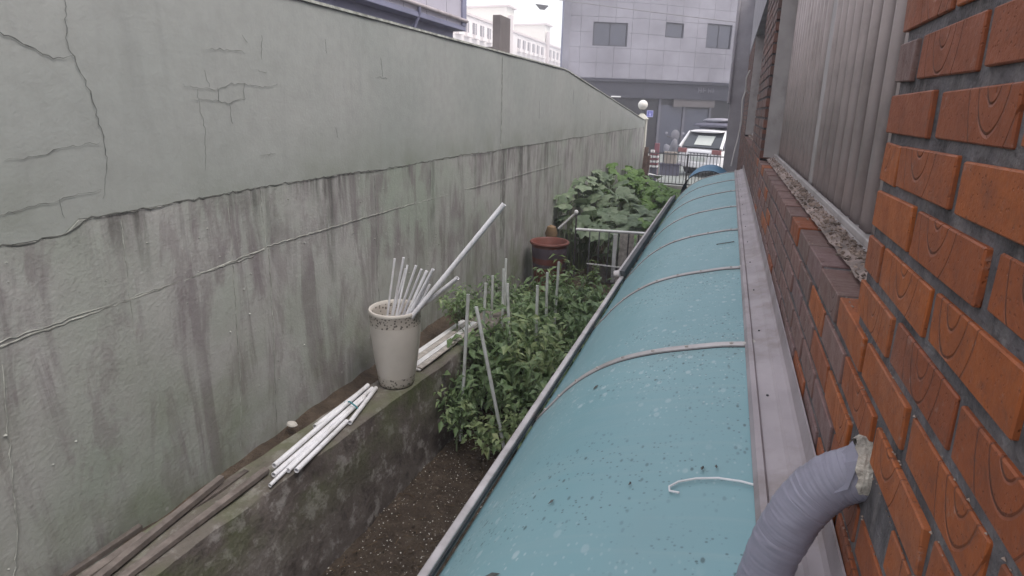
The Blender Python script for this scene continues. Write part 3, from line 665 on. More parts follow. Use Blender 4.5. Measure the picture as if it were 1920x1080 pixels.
for i, (x, y, s) in enumerate([(-.30, 1.60, .012), (-.115, 1.05, .006), (-.27, 1.02, .008), (-.33, .83, .022), (.02, 1.10, .008), (.045, 1.105, .006)]):
    a = rl.random() * 6.28; u = Vector((math.cos(a) * s, math.sin(a) * s, 0)); v = Vector((-math.sin(a) * s * .5, math.cos(a) * s * .5, 0)); c = Vector((x, y, 0)); q = [c - u, c + v, c + u, c - v * .8]
    q = [Vector((p.x, p.y, sec_z(p.x) + .004)) for p in q] + [Vector((x, y, sec_z(x) + .009))]
    MB().add(q, [(0, 1, 4), (1, 2, 4), (2, 3, 4), (3, 0, 4)]).build('dead_leaf_scrap', MT['crack'], label=['small dark leaf scrap beside the second rib of the canopy', 'tiny dark speck of leaf in the middle of the nearest canopy sheet', 'dark leaf scrap halfway down the nearest canopy sheet towards the garden', 'largest dark leaf scrap on the nearest canopy sheet, close to its curved edge', 'dark leaf crumb just above the curled white wire', 'tiny leaf crumb next to the crumb above the white wire'][i], cat='leaf', group='dark scraps on the canopy')
c2 = thing('blue_canopy', 'small blue arched canopy just beyond the far end of the teal one', 'canopy')
arc = [Vector((-.19 + .34 * math.cos(a), 1.30 + .36 * math.sin(a))) for a in [math.pi * k / 16 for k in range(17)]]
sweep(arc, 8.2, 9.3, .006, 4).build('blue_sheet', MT['blue'], c2, smooth=True)
arc2 = [Vector((-.19 + .346 * math.cos(a), 1.30 + .366 * math.sin(a))) for a in [math.pi * k / 16 for k in range(17)]]
sweep(arc2, 8.185, 8.215, .008, 1).build('rib', MT['rubber'], c2)
for y in (8.2, 9.25):
    MB().bar((-.53, y, 0), (-.53, y, 1.31), .03, .03, (0, 1, 0)).build('post', MT['iron_grey'], c2)

# --- taped duct leaving the wall
du = thing('taped_duct', 'bent pipe wrapped in grey tape coming out of a hole in the brick wall', 'duct')
path = [(.27, .79, 1.982), (.225, .792, 1.978), (.200, .796, 1.964), (.176, .80, 1.942), (.154, .802, 1.906), (.136, .802, 1.86), (.121, .80, 1.805), (.110, .797, 1.74), (.10, .79, 1.66), (.10, .77, 1.50)]
def cat(P, per=14):
    P = [Vector(p) for p in P]; n = len(P); out = []
    for i in range(n - 1):
        p0, p1, p2, p3 = (P[max(0, min(n - 1, j))] for j in (i - 1, i, i + 1, i + 2))
        for k in range(per):
            t = k / per; out.append(.5 * ((2 * p1) + (p2 - p0) * t + (2 * p0 - 5 * p1 + 4 * p2 - p3) * t * t + (3 * p1 - p0 - 3 * p2 + p3) * t ** 3))
    out.append(P[-1]); return out
DP = cat(path, 34); rdu = random.Random(4); rs = []
for i in range(len(DP)):
    ph = ((i + 2 * math.sin(i * .37)) % 9) / 9; rs.append(.0345 + .0007 * (1 - ph) + rdu.uniform(-.0003, .0003))
dm = MB().tube(DP, rs, 28); 
W_ = 28; v2 = []
for i, p in enumerate(DP):
    for k in range(W_):
        q = Vector(dm.v[i * W_ + k]); a_ = 2 * math.pi * k / W_; u_ = i / 34 * 3.6 + 1.1 * nz(i * .03, 4.4) + .55 * math.sin(a_ + .35 * i / 34 * 3) + .5 * nz(i * .05, a_, 0, 1)
        fr_ = u_ % 1.0; amp = .0013 * (.15 + .85 * abs(nz(math.floor(u_) * 3.7, 1.5))) * 1.6
        v2.append(tuple(p + (q - p) * (1 + (amp * (1 - fr_) ** 2 - .0006) / .0365)))
dm.v = v2 + dm.v[len(v2):]
dm.v = [(x + .0016 * nz(x, y, z, 45), y + .0016 * nz(x, y + 3, z, 45), z + .0016 * nz(x + 7, y, z, 45)) for x, y, z in dm.v]
dm.build('tape_wrap', MT['tape'], du, smooth=True)
fm = MB(); r = random.Random(8); n = 22; vs = []
for k in range(n):
    a = 2 * math.pi * k / n; ro = r.uniform(.038, .047); ri = .036
    vs += [(.206 - r.uniform(0, .004), .79 + ro * .75 * math.cos(a), 1.985 + ro * math.sin(a)), (.200 - r.uniform(0, .006), .79 + ri * .85 * math.cos(a), 1.982 + ri * math.sin(a)), (.24, .79 + ro * .7 * math.cos(a), 1.985 + ro * .9 * math.sin(a))]
fm.add(vs, [f for k in range(n) for f in ((3 * k, 3 * k + 1, 3 * ((k + 1) % n) + 1, 3 * ((k + 1) % n)), (3 * k, 3 * ((k + 1) % n), 3 * ((k + 1) % n) + 2, 3 * k + 2))]).build('torn_foam_collar', MT['foam'], du)
flp = MB(); flp.add([(.196, .80, 2.012), (.199, .765, 2.005), (.190, .758, 1.965), (.176, .765, 1.95), (.172, .79, 1.975)], [(0, 1, 2, 3, 4)]).build('loose_tape_flap', MT['tape'], du)

# ================================================================== POT, PIPES, PLANKS ON THE LEDGE
PX, PYY, PZ0 = -1.925, 3.09, .612
pt = thing('tall_pot', 'tall cream ceramic pot with speckled bands standing on the ledge', 'pot', (PX, PYY, PZ0))
prof = [(r_ * .89, z_) for r_, z_ in [(.118, 0), (.128, .006), (.134, .03), (.150, .12), (.166, .22), (.180, .34), (.187, .44), (.189, .505), (.193, .512), (.195, .522), (.190, .531), (.178, .532), (.172, .524), (.170, .50), (.165, .36), (.150, .2), (.13, .06)]]
MB().lathe(prof, 44).build('pot_body', MT['pot'], pt, smooth=True)
MB().lathe([(.136, .30), (.136, .31)], 24).build('pot_soil', MT['soil'], pt)
sticks = [((-2.024, 3.069, .779), (-1.895, 3.05, 1.486)), ((-2.058, 3.145, .758), (-1.854, 3.09, 1.488)), ((-1.978, 3.049, .776), (-1.851, 3.13, 1.429)), ((-2.006, 3.07, .792), (-1.743, 3.05, 1.458)),
          ((-2.035, 3.15, .771), (-1.728, 3.09, 1.426)), ((-1.974, 3.044, .788), (-1.712, 3.13, 1.407)), ((-1.98, 3.071, .807), (-1.624, 3.05, 1.449)), ((-1.974, 3.155, .793), (-1.66, 3.09, 1.403)),
          ((-1.912, 3.014, .816), (-1.69, 3.13, 1.321))]
sticks += [((-1.96, 3.03, .95), (-1.80, 3.02, 1.44)), ((-1.99, 3.10, .95), (-1.872, 3.11, 1.455)), ((-1.95, 3.12, .95), (-1.668, 3.07, 1.36))]
def into_pot(b, t):
    """slide the lower end along the stick until it is inside the pot"""
    b = Vector(b); t = Vector(t)
    for k in range(60):
        q = b + (t - b) * k / 100
        if math.hypot(q.x - PX, q.y - PYY) < .118 and q.z > PZ0 + .31: return q
    return q
srad = [.0085, .0095, .0085, .0095, .009, .012, .012, .0095, .009, .0075, .0075, .008]
for i, (b, t) in enumerate(sticks):
    MB().tube([into_pot(b, t), t], srad[i] * .82, 12, hollow=.75).build('white_stick', MT['pvc'], smooth=True, label='%s white stick from the left in the tall speckled pot' % ORD[sorted(range(12), key=lambda q: sticks[q][1][0]).index(i)], cat='stick', group='white sticks in the pot')
MB().tube([into_pot((-1.96, 2.991, .87), (-1.221, 3.2, 1.865)), (-1.221, 3.2, 1.865)], .0165, 14, hollow=.75).build('long_pole', MT['pvc'], smooth=True, label='longest white pole leaning far out of the speckled pot', cat='pole')
MB().tube([into_pot((-2.145, 3.16, .821), (-1.476, 3.09, 1.401)), (-1.476, 3.09, 1.401)], .0135, 14, hollow=.75).build('leaning_pole', MT['pvc'], smooth=True, label='short white pole resting low over the pot rim below the longest pole', cat='pole')
Z0 = .628
pipes = [((-1.966, 1.995), (-2.025, 2.90), Z0 + .028, 'white pipe lying on top of the ledge bundle, second closest to the wall'), ((-1.945, 1.965), (-2.006, 2.92), Z0, 'longest white pipe in the middle of the ledge bundle'),
         ((-1.905, 2.02), (-1.985, 2.80), Z0 + .001, 'white pipe of the ledge bundle crossing towards the speckled pot'), ((-1.866, 2.036), (-1.915, 2.52), Z0, 'short white pipe at the outer edge of the ledge bundle'),
         ((-1.905, 1.896), (-1.960, 2.42), Z0 - .002, 'thin white pipe reaching nearest to the planks'), ((-2.045, 2.40), (-2.045, 2.93), Z0 + .004, 'short white pipe lying closest to the boundary wall'),
         ((-1.890, 2.515), (-1.985, 2.93), Z0 + .002, 'short white pipe with its end against the foot of the speckled pot')]
for i, (a, b, z, lb) in enumerate(pipes):
    MB().tube([(*a, z), (*b, z + .002)], .014 if i != 4 else .010, 14, hollow=.78).build('white_pipe', MT['pvc'], smooth=True, label=lb, cat='pipe', group='white pipes bundled on the ledge')
MB().tube([(-2.03, 2.66, .655), (-1.99, 2.655, .672), (-1.945, 2.65, .655), (-1.93, 2.65, .64)], .005, 7).build('tie_strap', MT['tie'], smooth=True, label='teal tie strap around the white pipes on the ledge', cat='strap')
planks = [((-2.178, 1.10), (-2.165, 1.45), .055, .03, .607, 'wood2', 'short plank end nearest the camera against the boundary wall'), ((-2.235, 1.05), (-2.215, 1.47), .035, .03, .62, 'wood', 'thin dark board squeezed between the short plank and the wall'),
          ((-2.085, 1.10), (-2.145, 1.84), .045, .035, .635, 'wood2', 'long pale plank lying second from the ledge edge'), ((-2.02, 1.10), (-2.00, 1.98), .05, .03, .628, 'wood2', 'longest pale plank along the outer side of the ledge'),
          ((-2.14, 1.5), (-2.112, 1.96), .04, .03, .60, 'wood', 'darker plank half hidden behind the long pale plank')]
for a, b, w, h, z, mt, lb in planks:
    MB().bar((*a, z), (*b, z + .006), w * .72, h * .85).build('plank', MT[mt], bevel=.003, label=lb, cat='plank', group='planks on the ledge')
m = MB(); m.lathe([(.004, -.012), (.022, -.010), (.030, 0), (.024, .012), (.006, .016)], 12); m.v = [(x * 1.25, y * .8, z) for x, y, z in m.v]
m.build('pebble', MT['pebble'], smooth=True, loc=(-2.235, 2.43, .585), label='pale smooth pebble at the foot of the boundary wall', cat='pebble')
# white grooved board and its broken, leaf-strewn end behind the pot
pb = thing('grooved_board', 'white grooved plastic board lying on the ledge behind the pot', 'board')
for k in range(4):
    x0 = -2.02 + k * .05; MB().bar((x0, 3.30, .634), (x0 + .05, 4.25, .640), .044, .012).build('slat', MT['sealant'] if k % 2 else MT['white'], pb, bevel=.002)
MB().bar((-2.02, 3.30, .622), (-1.86, 3.30, .622), .03, .01).build('crosspiece', MT['white'], pb)
MB().bar((-1.97, 4.2, .626), (-1.81, 4.2, .626), .03, .01).build('crosspiece', MT['white'], pb)

# ================================================================== PLANTS
def leaf(m, base, d, up, L, W, droop=.25):
    d = Vector(d).normalized(); up = Vector(up); s = d.cross(up)
    if s.length < 1e-3: s = Vector((1, 0, 0))
    s.normalize(); u = s.cross(d); b = Vector(base)
    md = b + d * L * .45 - u * L * .06; tip = b + d * L - u * L * droop
    m.add([b, b + d * L * .42 + s * W * .5 + u * W * .12, tip, b + d * L * .42 - s * W * .5 + u * W * .12, md], [(0, 4, 1), (1, 4, 2), (0, 3, 4), (3, 2, 4)])
def pepper_variant(seed):
    r = random.Random(seed); st = MB(); fo = MB(); h = r.uniform(.56, .78)
    st.tube([(0, 0, -.03), (r.uniform(-.02, .02), r.uniform(-.02, .02), .16), (r.uniform(-.03, .03), r.uniform(-.03, .03), .3)], [.010, .008, .006], 6)
    tips = []
    for k in range(11):
        a = k * 2.4 + r.uniform(-.4, .4); rad = r.uniform(.10, .24); z1 = h * r.uniform(.55, 1.0)
        p0 = Vector((0, 0, r.uniform(.14, .3))); p2 = Vector((rad * math.cos(a), rad * math.sin(a), z1)); p1 = (p0 + p2) / 2 + Vector((.3 * rad * math.cos(a), .3 * rad * math.sin(a), -.02))
        st.tube([p0, p1, p2], [.005, .004, .002], 5); tips.append((p0, p1, p2))
    for p0, p1, p2 in tips:
        for _ in range(27):
            t = r.random() ** .5; q = p0.lerp(p1, t * 2) if t < .5 else p1.lerp(p2, t * 2 - 1)
            q = q + Vector((r.gauss(0, .045), r.gauss(0, .045), r.gauss(0, .04)))
            a = r.random() * 6.28; d = Vector((math.cos(a), math.sin(a), r.uniform(-.75, .35)))
            L = .032 + .085 * r.random() ** 1.4; leaf(fo, q, d, Vector((r.gauss(0, .3), r.gauss(0, .3), 1)), L, L * r.uniform(.42, .58), r.uniform(.1, .5))
    return st.mesh('stem'), fo.mesh('foliage')
PV = [pepper_variant(300 + i) for i in range(6)]
for a, b in PV: a.materials.append(MT['stem']); b.materials.append(MT['pepper'])
def plant(name, loc, rot, s, var, label, cat_, group, mats=None):
    o = thing(name, label, cat_, loc, rot, group); o.scale = s if isinstance(s, tuple) else (s, s, s)
    for nm, me in zip(('stem', 'foliage'), var):
        link(bpy.data.objects.new(nm, me), o)
    return o
rp = random.Random(9); rows = [(3.72, 4), (4.02, 4), (4.36, 5), (4.76, 5), (5.18, 5), (5.62, 4)]
rn = ['nearest the camera', 'in the second row', 'in the third row', 'in the fourth row', 'in the fifth row', 'in the farthest row before the railing']
for j, (y, n) in enumerate(rows):
    for i in range(n):
        x = -1.60 + i * (.92 / (n - 1)) - .03 * j * 0 + rp.uniform(-.05, .05)
        if j == 0 and i == 3: x = -.80
        side = ['by the ledge', 'second from the ledge', 'third from the ledge', 'fourth from the ledge', 'beside the canopy edge'][i if i < n - 1 else 4]
        plant('pepper_plant', (x, y + rp.uniform(-.07, .07), soil_h(x, y) - .01), rp.random() * 6.28, rp.uniform(.92, 1.18), rp.choice(PV), 'leafy green pepper plant %s, %s' % (rn[j], side), 'plant', 'pepper plants in the garden bed')
for i, (x, y, s, lb) in enumerate([(-1.62, 3.38, .70, 'low pepper plant at the foot of the tall near stake'), (-1.36, 3.36, .74, 'low pepper plant at the foot of the leaning stake'), (-1.08, 3.42, .72, 'low pepper plant beside the canopy, in front of the others')]):
    plant('pepper_plant', (x, y, -.01), i * 2.1, s, PV[(i + 2) % 6], lb, 'plant', 'pepper plants in the garden bed')
for i, (x, y, s, z, lb) in enumerate([(-1.93, 4.05, .62, .60, 'small leafy plant growing over the white grooved board'), (-2.1, 4.6, .6, .42, 'leafy plant against the boundary wall beyond the grooved board'), (-2.05, 5.3, .85, .15, 'leafy plant by the boundary wall between the board and the tub'), (-1.98, 6.0, .85, 0, 'leafy plant at the wall foot just before the tub'), (-2.12, 5.0, .7, .2, 'small leafy plant high on the wall foot beyond the ledge end'), (-1.78, 5.6, .95, 0, 'leafy plant between the tub and the farthest pepper row'), (-1.80, 4.9, 1.0, 0, 'leafy plant at the far end of the ledge'), (-1.78, 3.95, .95, .1, 'drooping leafy plant against the ledge side below the grooved board'), (-1.70, 3.58, .62, 0, 'small leafy plant at the ledge foot, nearest the bare soil')]):
    plant('leafy_plant', (x, y, z), i * 1.3, s, PV[i % 6], lb, 'plant', 'leafy plants along the ledge')
def weed_variant(seed, n=130, h=.6, L=(.06, .14), spread=.2):
    r = random.Random(seed); st = MB(); fo = MB()
    for k in range(9):
        a = r.random() * 6.28; rad = r.uniform(.03, spread); hh = h * r.uniform(.5, 1)
        p2 = Vector((rad * math.cos(a), rad * math.sin(a), hh)); st.tube([(0, 0, -.02), p2 * .5 + Vector((0, 0, .05)), p2], [.004, .003, .0015], 5)
        for _ in range(n // 9):
            t = r.uniform(.2, 1); q = Vector((0, 0, 0)).lerp(p2, t); b = r.random() * 6.28
            l = r.uniform(*L); leaf(fo, q, (math.cos(b), math.sin(b), r.uniform(-.4, .6)), (0, 0, 1), l, l * r.uniform(.2, .4), r.uniform(.1, .6))
    return st.mesh('stem'), fo.mesh('foliage')
WV = [weed_variant(500 + i) for i in range(4)]
for a, b in WV: a.materials.append(MT['drystem']); b.materials.append(MT['weed'])
rq = random.Random(44)
wd = [(-1.72, 6.75, 1.15, 'tall green weed between the red-brown tub and the white railing'), (-1.55, 7.35, .95, 'green weed in front of the railing mesh near its white post'), (-1.35, 6.6, .8, 'low weed in front of the railing'), (-1.05, 6.9, .75, 'weed between the straw heap and the railing'), (-.85, 6.3, .8, 'weed under the canopy edge beside the straw heap'), (-.82, 7.4, 1.2, 'thin weed climbing the railing beside the canopy'), (-1.62, 6.15, .8, 'bright weed behind the farthest pepper plants'), (-2.0, 6.15, .8, 'weed by the boundary wall in front of the tub')]
for i, (x, y, s, lb) in enumerate(wd): plant('weed', (x, y, 0), i * 1.9, s, WV[i % 4], lb, 'weed', 'weeds before the railing')
def tuft(seed, n, h, spread, wid=.008):
    r = random.Random(seed); m = MB()
    for _ in range(n):
        a = r.random() * 6.28; hh = h * r.uniform(.5, 1.1); l = spread * r.uniform(.3, 1.1); d = Vector((math.cos(a), math.sin(a), 0)); s = Vector((-d.y, d.x, 0)) * wid * .5; b = d * r.uniform(0, .04)
        p1 = b + d * l * .4 + Vector((0, 0, hh * .8)); p2 = b + d * l + Vector((0, 0, hh * r.uniform(.5, 1)))
        m.add([b - s, b + s, p1 + s, p1 - s, p2], [(0, 1, 2, 3), (3, 2, 4)])
    return m
tuft(31, 120, .40, .28).build('grass_tuft', MT['pumpkin2'], loc=(-1.0, 4.62, 0), label='tuft of bright long grass blades beside the canopy edge', cat='grass tuft')
sh = thing('straw_heap', 'brown heap of dry straw and plant waste beside the canopy edge', 'heap', (-1.05, 5.95, 0))
m = MB(); r = random.Random(6); vs = [(0, 0, .30)]; 
for ri in range(1, 6):
    for k in range(14): a = k * 2 * math.pi / 14; vs.append((.085 * ri * math.cos(a) * r.uniform(.85, 1.15), .085 * ri * math.sin(a), max(-.02, .30 * (1 - (ri / 5) ** 1.6) + r.uniform(-.03, .03))))
fs = [(0, 1 + k, 1 + (k + 1) % 14) for k in range(14)] + [(1 + (ri - 1) * 14 + k, 1 + ri * 14 + k, 1 + ri * 14 + (k + 1) % 14, 1 + (ri - 1) * 14 + (k + 1) % 14) for ri in range(1, 5) for k in range(14)]
m.add(vs, fs).build('heap_core', MT['rust'], sh)
m = MB()
for _ in range(420):
    a = r.random() * 6.28; d = .40 * r.random() ** .6; c = Vector((d * math.cos(a), d * math.sin(a), .32 * (1 - (d / .43) ** 1.6) + r.uniform(0, .04))); b = r.random() * 3.14; u = Vector((math.cos(b), math.sin(b), r.uniform(-.3, .3))) * r.uniform(.03, .09)
    m.bar(c - u, c + u, .004, .003)
m.build('straw', MT['straw'], sh, kind='stuff')
MB().tube([(-1.18, 5.62, .34), (-1.05, 5.60, .335), (-.93, 5.66, .345)], .011, 8).build('white_stick', MT['pvc'], smooth=True, label='short white stick lying across the straw heap', cat='stick')

# --- plant stakes
stk = [((-1.589, 3.5, 1.155), (-1.645, 3.5, .0), .0125, 'tall white stake at the near left edge of the pepper bed'), ((-1.484, 3.4, 1.112), (-1.235, 3.4, -.02), .0125, 'white stake leaning over the nearest pepper plants'), ((-1.75, 4.2, 1.02), (-1.79, 4.2, 0), .0125, 'short-looking stake behind the tall near stake'),
       ((-1.81, 4.5, .995), (-1.82, 4.5, 0), .011, 'thin stake just right of the one behind the tall near stake'), ((-1.763, 4.7, 1.107), (-1.775, 4.7, 0), .011, 'tallest of the stakes standing in front of the boundary wall'), ((-1.67, 4.4, 1.10), (-1.68, 4.4, 0), .011, 'stake standing close beside the tallest stake'),
       ((-1.56, 4.2, 1.04), (-1.50, 4.2, 0), .013, 'stake slanting slightly right of the tallest stake'), ((-1.364, 4.4, .993), (-1.36, 4.4, 0), .013, 'upright stake in the middle of the pepper bed'), ((-1.43, 4.9, .965), (-1.42, 4.9, 0), .013, 'upright stake just behind the middle one'), ((-1.406, 5.2, .995), (-1.43, 5.2, 0), .013, 'farthest stake in front of the red-brown tub')]
for a, b, rd, lb in stk: MB().tube([b, a], rd, 12, hollow=.75).build('plant_stake', MT['pvc_old'], smooth=True, label=lb, cat='stake', group='stakes among the pepper plants')

# --- tub
tb = thing('rubber_tub', 'large red-brown rubber tub standing by the boundary wall behind the stakes', 'tub', (-1.985, 6.85, .0))
MB().lathe([(.17, .10), (.185, .3), (.20, .42), (.215, .58), (.228, .765), (.245, .768), (.252, .785), (.245, .80), (.225, .802), (.213, .79), (.19, .5), (.16, .14)], 36).build('tub_body', MT['tub'], tb, smooth=True)
MB().lathe([(.206, .48), (.2215, .66), (.2265, .735), (.2245, .74), (.2195, .66), (.204, .48)], 36).build('side_band', MT['tubband'], tb, smooth=True)
MB().lathe([(.20, -.03), (.21, .0), (.19, .095), (.12, .105)], 18).build('stand', MT['wood'], tb)
MB().lathe([(.03, .0), (.07, .05), (.085, .15), (.06, .24), (.02, .26)], 16).build('clay_jar', MT['orange'], smooth=True, loc=(-2.14, 7.45, .62), label='ochre clay jar on the wall ledge above the tub', cat='jar')

# --- inner railing with white top bar and mesh
rg = thing('garden_railing', 'low railing with white top bar and wire mesh across the garden', 'railing', (0, 0, 0))
MB().tube([(-1.905, 7.9, .762), (-.75, 7.9, .80)], .020, 10).build('top_bar', MT['white'], rg, smooth=True)
MB().box(-1.72, -.70, 7.888, 7.905, .268, .284).build('middle_bar', MT['white'], rg)
MB().box(-1.72, -.70, 7.888, 7.905, .02, .036).build('bottom_bar', MT['iron'], rg)
for k in range(8):
    x = -1.70 + .137 * k; MB().tube([(x, 7.897, .02), (x, 7.897, .755 + (x + 1.7) * .03)], .009, 8).build('upright', MT['iron_grey'] if k < 3 else MT['iron'], rg)
m = MB()
for k in range(46): x = -1.71 + k * .0215; m.bar((x, 7.897, .035), (x, 7.897, .27), .003, .003)
for k in range(11): z = .045 + k * .0215; m.bar((-1.71, 7.8985, z), (-.72, 7.8985, z), .003, .003)
m.build('wire_mesh', MT['iron_grey'], rg, kind='stuff')
hp = thing('handrail', 'short white slanting handrail with a round knob beside the garden railing', 'handrail')
MB().tube([(-2.165, 7.9, .745), (-1.93, 7.9, .985)], .017, 10).build('bar', MT['white'], hp, smooth=True)
m = MB(); m.lathe([(.005, -.035), (.025, -.025), (.034, 0), (.025, .025), (.005, .034)], 14, (-1.915, 7.9, 1.008)); m.build('knob', MT['white'], hp, smooth=True)
MB().tube([(-1.908, 7.9, 0), (-1.908, 7.9, .98)], .013, 8).build('post', MT['iron'], hp)
pbs = [(-1.385, -1.33, 8.02, .12, .72, 'narrow white board standing upright behind the railing'), (-1.30, -1.10, 8.06, .10, .74, 'wide stained white board leaning behind the railing'), (-1.06, -.84, 8.04, .10, .73, 'stained white board behind the railing next to the canopy')]
for a, b, y, z0, z1, lb in pbs: MB().box(a, b, y, y + .02, z0 - .12, z1).build('white_board', MT['sealant'] if a > -1.35 else MT['white'], bevel=.003, label=lb, cat='board', group='boards behind the railing')

# --- big-leaved pumpkin vines
def big_leaf(seed):
    r = random.Random(seed); n = 21; vs = [(0, 0, 0), (.40, 0, -.05)]; cur = r.uniform(.2, .45)
    for q in (.55, 1.0):
        for k in range(n):
            a = -math.pi * .87 + 2 * math.pi * .87 * k / (n - 1); rad = .5 * (1 + .13 * math.cos(5 * a) + .04 * math.cos(15 * a) + r.uniform(-.05, .05)) * q
            x = .40 + rad * math.cos(a) * 1.08; y = rad * math.sin(a) * 1.05; d = math.hypot(x - .4, y)
            vs.append((x, y, .16 * abs(y) - cur * d * d - .03 * math.cos(5 * a) * q + r.uniform(-.025, .025) * q))
    fs = [(1, 2 + k, 3 + k) for k in range(n - 1)] + [(2 + k, 2 + n + k, 3 + n + k, 3 + k) for k in range(n - 1)] + [(0, 2 + n, 2), (0, 2, 1), (0, 1, 1 + n), (0, 1 + n, 1 + 2 * n)]
    me = MB().add(vs, fs).mesh('leaf'); me.polygons.foreach_set('use_smooth', [True] * len(me.polygons)); return me
BLV = []
for mt in ('pumpkin', 'pumpkin2'):
    row = []
    for s in range(4):
        me = big_leaf(700 + s); me.materials.append(MT[mt]); row.append(me)
    BLV.append(row)
def vine_top(x, y): return (.64 + .70 * max(0, min(1, (-1.25 - x) / .85)) ** 1.3) * (1 if y < 12.5 else max(.6, 1 - (y - 12.5) * .11)) * (.88 if y < 9 else 1)
rv = random.Random(15); vi = 0
vines = [(-2.0, 8.55), (-1.35, 8.5), (-.8, 8.7), (-2.0, 9.5), (-1.4, 9.5), (-.85, 9.8), (-2.05, 10.7), (-1.45, 10.9), (-.9, 11.2), (-2.0, 12.2), (-1.4, 12.6), (-.9, 12.9), (-2.0, 13.9), (-1.45, 14.3), (-1.0, 14.6), (-1.9, 15.6), (-1.3, 16.0)]
vp_ = ['by the boundary wall', 'in the middle of the patch', 'on the canopy side']; vr = ['directly behind the railing', 'in the second row behind the railing', 'in the third row behind the railing', 'in the fourth row of the patch', 'in the fifth row of the patch', 'before the iron gate']
for (x, y) in vines:
    o = thing('pumpkin_vine', 'broad-leaved pumpkin vine %s, %s' % (vr[vi // 3], vp_[vi % 3]), 'vine', (x, y, 0), 0, 'pumpkin vines in the far garden'); st = MB(); fo = MB()
    yng = 1 if (vi % 3 == 2 or (vi > 8 and rv.random() < .5)) else 0; nl = 34 if y < 11.5 else 44
    for k in range(nl):
        lx = x + rv.gauss(0, .24); ly = y + rv.gauss(0, .32)
        lx = max(-2.26, min(-.52, lx)); ly = max(8.12, min(17.2, ly)); dep = rv.random() ** 2.2
        lz = vine_top(lx, ly) * (1 - .6 * dep) + rv.uniform(-.05, .05); s = rv.uniform(.15, .27) * (.85 if yng else 1)
        yaw = rv.gauss(-1.57, 1.1); tilt = rv.uniform(.1, .75)
        p = Vector((lx - x, ly - y, lz)); st.tube([(p.x * .4, p.y * .4, 0), (p.x * .8, p.y * .8, lz * .6), p], [.006, .005, .004], 5)
        mt = Matrix.Translation(p) @ Matrix.Rotation(yaw, 4, 'Z') @ Matrix.Rotation(tilt, 4, 'Y') @ Matrix.Rotation(rv.uniform(-.35, .35), 4, 'X') @ Matrix.Diagonal((s, s, s, 1))
        me = rv.choice(BLV[yng])
        if y < 11.5:
            l = bpy.data.objects.new('leaf', me); link(l, o); l.matrix_local = mt
        else:
            b = len(fo.v); fo.v += [tuple(mt @ v.co) for v in me.vertices]; fo.f += [tuple(i + b for i in q.vertices) for q in me.polygons]
    st.build('stem', MT['stem'], o)
    if fo.v: fo.build('foliage', MT['pumpkin2' if yng else 'pumpkin'], o, smooth=True)
    vi += 1
MB().add([(-1.98, 16.2, .74), (-1.60, 16.1, .72), (-1.55, 16.4, .70), (-1.72, 16.35, .60), (-1.95, 16.45, .75)], [(0, 1, 2, 3, 4)]).build('plastic_sheet', MT['white'], label='scrap of white plastic sheet on the vines before the gate', cat='sheet')

# ================================================================== GATE AND STREET
gp = thing('gate_post', 'cream plaster gate post at the end of the boundary wall', 'post')
MB().box(-2.56, -2.27, 17.36, 17.66, 0, 2.20).build('post_body', MT['plaster'], gp, bevel=.012)
MB().add([(-2.60, 17.32, 2.201), (-2.24, 17.32, 2.201), (-2.24, 17.70, 2.201), (-2.60, 17.70, 2.201), (-2.46, 17.47, 2.36), (-2.38, 17.47, 2.36), (-2.38, 17.55, 2.36), (-2.46, 17.55, 2.36)], [(0, 3, 2, 1), (4, 5, 6, 7), (0, 1, 5, 4), (1, 2, 6, 5), (2, 3, 7, 6), (3, 0, 4, 7)]).build('post_cap', MT['plaster'], gp)
gl = thing('globe_lamp', 'white globe lamp on top of the cream gate post', 'lamp', (-2.42, 17.51, 2.36))
MB().tube([(0, 0, 0), (0, 0, .10)], .022, 10).build('stem', MT['iron_grey'], gl)
MB().lathe([(.05, .09), (.052, .115)], 14).build('collar', MT['iron_grey'], gl)
sph = [(max(.004, .14 * math.sin(math.pi * k / 14)), .24 - .14 * math.cos(math.pi * k / 14)) for k in range(15)]
MB().lathe(sph, 24).build('globe', MT['globe'], gl, smooth=True)
ga = thing('iron_gate', 'dark iron bar gate closing the far end of the garden', 'gate', (0, 0, 0))
MB().bar((-2.24, 17.52, .15), (.06, 17.30, .15), .12, .36).build('plinth', MT['plaster'], ga)
def gy(x): return 17.52 - (x + 2.24) * .0957
for x in (-2.20, -1.02, .02): MB().bar((x, gy(x), .32), (x, gy(x), 1.27 - (x + 2.2) * .01), .045, .045, (0, 1, 0)).build('stile', MT['iron'], ga)
for a, b in ((-2.18, -1.045), (-.995, 0.0)):
    for z in (.38, 1.235): MB().bar((a, gy(a), z), (b, gy(b), z - .01), .03, .03).build('rail', MT['iron'] if z < 1 else MT['iron_grey'], ga)
    n = 11
    for k in range(n):
        x = a + (b - a) * (k + .5) / n; MB().tube([(x, gy(x), .395), (x, gy(x), 1.30)], .009, 8).build('bar', MT['iron'], ga)
bl = [(-2.19, 17.05, .05, .30, 1.42, .05, 'rust-brown board leaning on the gate post'), (-2.12, 17.12, .10, .2, 1.18, .03, 'darker short board leaning beside the gate post')]
for x, y, w, z0, z1, ln, lb in bl: MB().obox((x, y, (z1) / 2), (.06, 0, 0), (0, .015, 0), (ln * .6, .03, z1 / 2)).build('leaning_board', MT['rust'], bevel=.004, label=lb, cat='board', group='boards by the gate post')
MB().box(-2.15, -2.0, 18.9, 19.0, .30, 1.45).build('cardboard_stack', MT['redstripe'], bevel=.01, label='faded red box behind the gate beside the post', cat='box')
cr_ = thing('striped_crate', 'red and white striped crate stack behind the iron gate', 'crate', (-2.10, 18.6, .30))
for k in range(6): MB().box(-.13, .13, -.12, .12, .42 + k * .075, .42 + k * .075 + .06).build('crate_band', MT['redstripe' if k % 2 else 'white'], cr_, bevel=.008)
